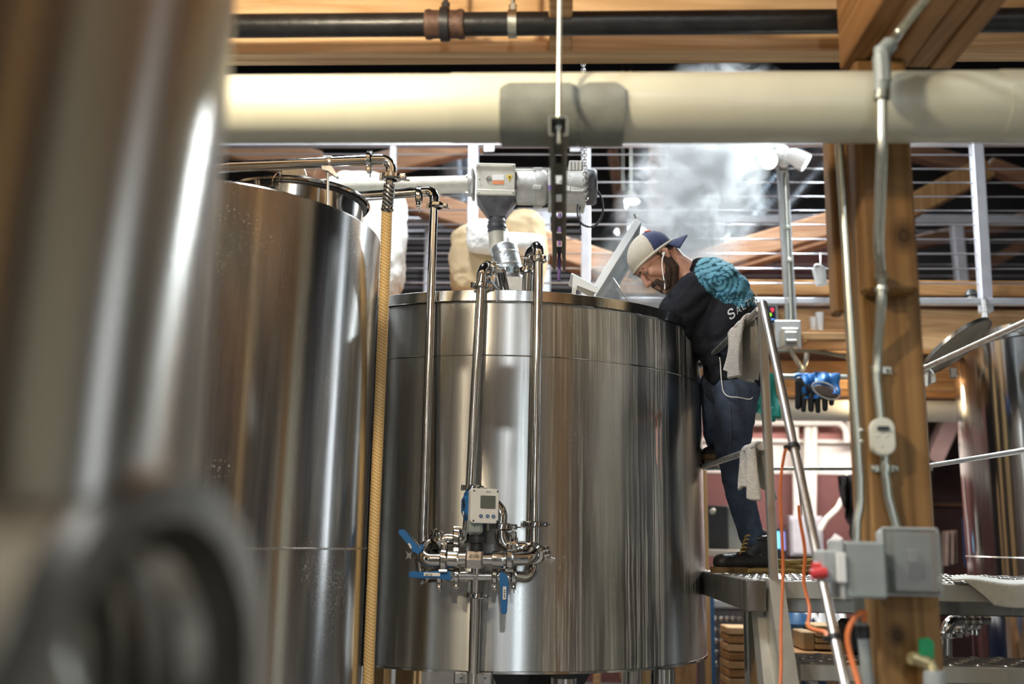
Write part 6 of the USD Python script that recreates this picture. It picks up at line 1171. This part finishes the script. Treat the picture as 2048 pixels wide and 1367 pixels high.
# boots
def boot(toe, heel, anklej, name, sc=1.0, zs=None):
    (t, rt_), (h, rh), (a, ra) = toe, heel, anklej
    m_ = (t + h) / 2; b = organic([(t, m_, rt_, rt_ * 1.2), (m_, h, rt_ * 1.2, rh), (h, a, rh, ra), (m_ + (a - m_) * .35, a, rt_ * 1.0, ra), (t + V3(0, .03, 0), m_ + V3(0, .02, 0), rt_, rt_)], .008, 6)
    z0 = min(t[2] - rt_, h[2] - rh) if zs is None else zs
    vv = b.vertices; vv[:, 2] = np.maximum(vv[:, 2], z0 + .012); bo = mn.part(name, TM(vv, b.faces), 'leather', True)
    d = unit((h - t) * A([1, 1, 0])); s = np.cross(ZU, d); o = (t + h) / 2 * A([1, 1, 0]) + V3(0, .012, z0 + .008)
    L_ = np.linalg.norm((h - t) * A([1, 1, 0])) / 2
    pg = LineString([(-L_, 0), (0, .004), (L_, 0)]).buffer(max(rt_, rh) * 1.12, 10)
    bo.part('sole', prism(pg, o, d, s, .022), 'boot_sole'); return bo
bt = boot(J(1446, 1124, 3.70, 17), J(1530, 1120, 3.76, 21), J(1514, 1080, 3.75, 27), 'boot', zs=ZP + .003)
bt.part('cuff', sweep(A([J(1514, 1076, 3.75, 27)[0] + V3(.052 * math.cos(t), .052 * math.sin(t), .006 * math.cos(t)) for t in np.linspace(0, 2 * math.pi, 30)[:-1]]), .010, 8, close=True), 'leather')
for k in range(5): bt.part('lace', sweep(spline([P(1479 + k * 2.6, 1107 - k * 8, 3.66), P(1484 + k * 2.6, 1102 - k * 8, 3.635), P(1489 + k * 2.6, 1102 - k * 8, 3.65)], 10), .0032, 6), 'lace_yellow')
boot(J(1418, 905, 3.93, 13), J(1442, 902, 3.99, 17), J(1432, 880, 3.97, 21), 'boot')
fr_ = tun.part('foot_step', rbox(P(1434, 926, 3.96) + V3(.0, 0, 0), (.12, .12, .02), None, .004), 'dark_steel'); fr_.part('step_arm', beam(P(1434, 928, 3.98), V3(TC[0] + (TR - .01) * math.cos(-.16), TC[1] + (TR - .01) * math.sin(-.16), P(1434, 928, 3.98)[2]), .03, .03), 'dark_steel')
# earphone lead
wr = [hp_(-.006, -.008, .088), hp_(.010, -.030, .090), hp_(.006, -.075, .076)]
mn.part('earbud', ball(hp_(-.004, -.006, .086), .0075, 2), 'white_plastic')
w2 = A([P(*q, 3.6) for q in ((1328, 572), (1327, 585))])
mn.part('earphone_wire', sweep(spline([wr[0], P(1325, 540, 3.745), P(1328, 560, 3.735), P(1329, 578, 3.70)], 24), .0022, 6), 'white_plastic')
lp = A([P(*q, 3.62) for q in ((1428, 712), (1426, 730), (1428, 748), (1433, 768), (1441, 782), (1455, 790), (1470, 794), (1485, 798), (1500, 797), (1508, 793))])
both = TM(np.vstack([shirt.vertices, jeans.vertices]), shirt.faces); nb = np.vstack([shirt.vertex_normals, jeans.vertex_normals]); tb_ = cKDTree(both.vertices); _, ii = tb_.query(lp)
mn.part('earphone_wire', sweep(spline(both.vertices[ii] + nb[ii] * .004, 50), .0022, 6), 'white_plastic')
# ------------------------------------------------------------------ steam rising out of the open half of the tun
def steam():
    c0, c1 = P(1315, 600, 4.15), P(1428, 270, 4.45)
    g = G('steam'); p = g('geometry'); s = g('separate_xyz', vector=(p, 'position'))
    h = g('map_range', value=(s, 'z'), from_min=float(c0[2]), from_max=float(c1[2]), to_min=0., to_max=1., clamp=False)
    cx = g('map_range', value=(s, 'z'), from_min=float(c0[2]), from_max=float(c1[2]), to_min=float(c0[0]), to_max=float(c1[0]), clamp=False)
    cy = g('map_range', value=(s, 'z'), from_min=float(c0[2]), from_max=float(c1[2]), to_min=float(c0[1]), to_max=float(c1[1]), clamp=False)
    cc = g('combine_xyz', x=(cx, 'result'), y=(cy, 'result'), z=(s, 'z'))
    w = g('noise_texture', vector=(p, 'position'), scale=3.2, detail=3, roughness=.55); wo = g('vector_math', math_type='subtract', vector1=(w, 'color'), vector2=(.5, .5, .5)); ws_ = g('vector_math', math_type='scale', vector1=(wo, 'vector'), scale=.34)
    d = g('vector_math', math_type='subtract', vector1=(p, 'position'), vector2=(cc, 'vector')); d2 = g('vector_math', math_type='add', vector1=(d, 'vector'), vector2=(ws_, 'vector')); fl = g('vector_math', math_type='multiply', vector1=(d2, 'vector'), vector2=(1, 1, 0)); ln = g('vector_math', math_type='length', vector1=(fl, 'vector'))
    rad = g('map_range', value=(h, 'result'), from_min=0., from_max=1., to_min=.34, to_max=.34, clamp=True)
    q = g('math', math_type='divide', value1=(ln, 'value'), value2=(rad, 'result')); fall = g('map_range', value=(q, 'value'), from_min=.15, from_max=1., to_min=1., to_max=0., clamp=True)
    nz = g('noise_texture', vector=(p, 'position'), scale=6.5, detail=7, roughness=.66, distortion=1.0); nn = g('map_range', value=(nz, 'fac'), from_min=.45, from_max=.63, to_min=0.07, to_max=2.0, clamp=True)
    m1 = g('math', math_type='multiply', value1=(fall, 'result'), value2=(nn, 'result')); m2 = g('math', math_type='multiply', value1=(m1, 'value'), value2=STEAM)
    v_ = g('principled_volume', color=(.97, .985, 1.0), density=(m2, 'value'), anisotropy=.1); g.done(vol=v_ + '.volume')
    n = 24; ts = np.linspace(-.28, 1.25, n); pts = A([c0 + (c1 - c0) * t for t in ts]); dm = sweep(pts, .42, 24)
    single('steam', 'white steam billowing up past the worker\'s cap', 'steam', dm, 'steam', kind='stuff')
steam()
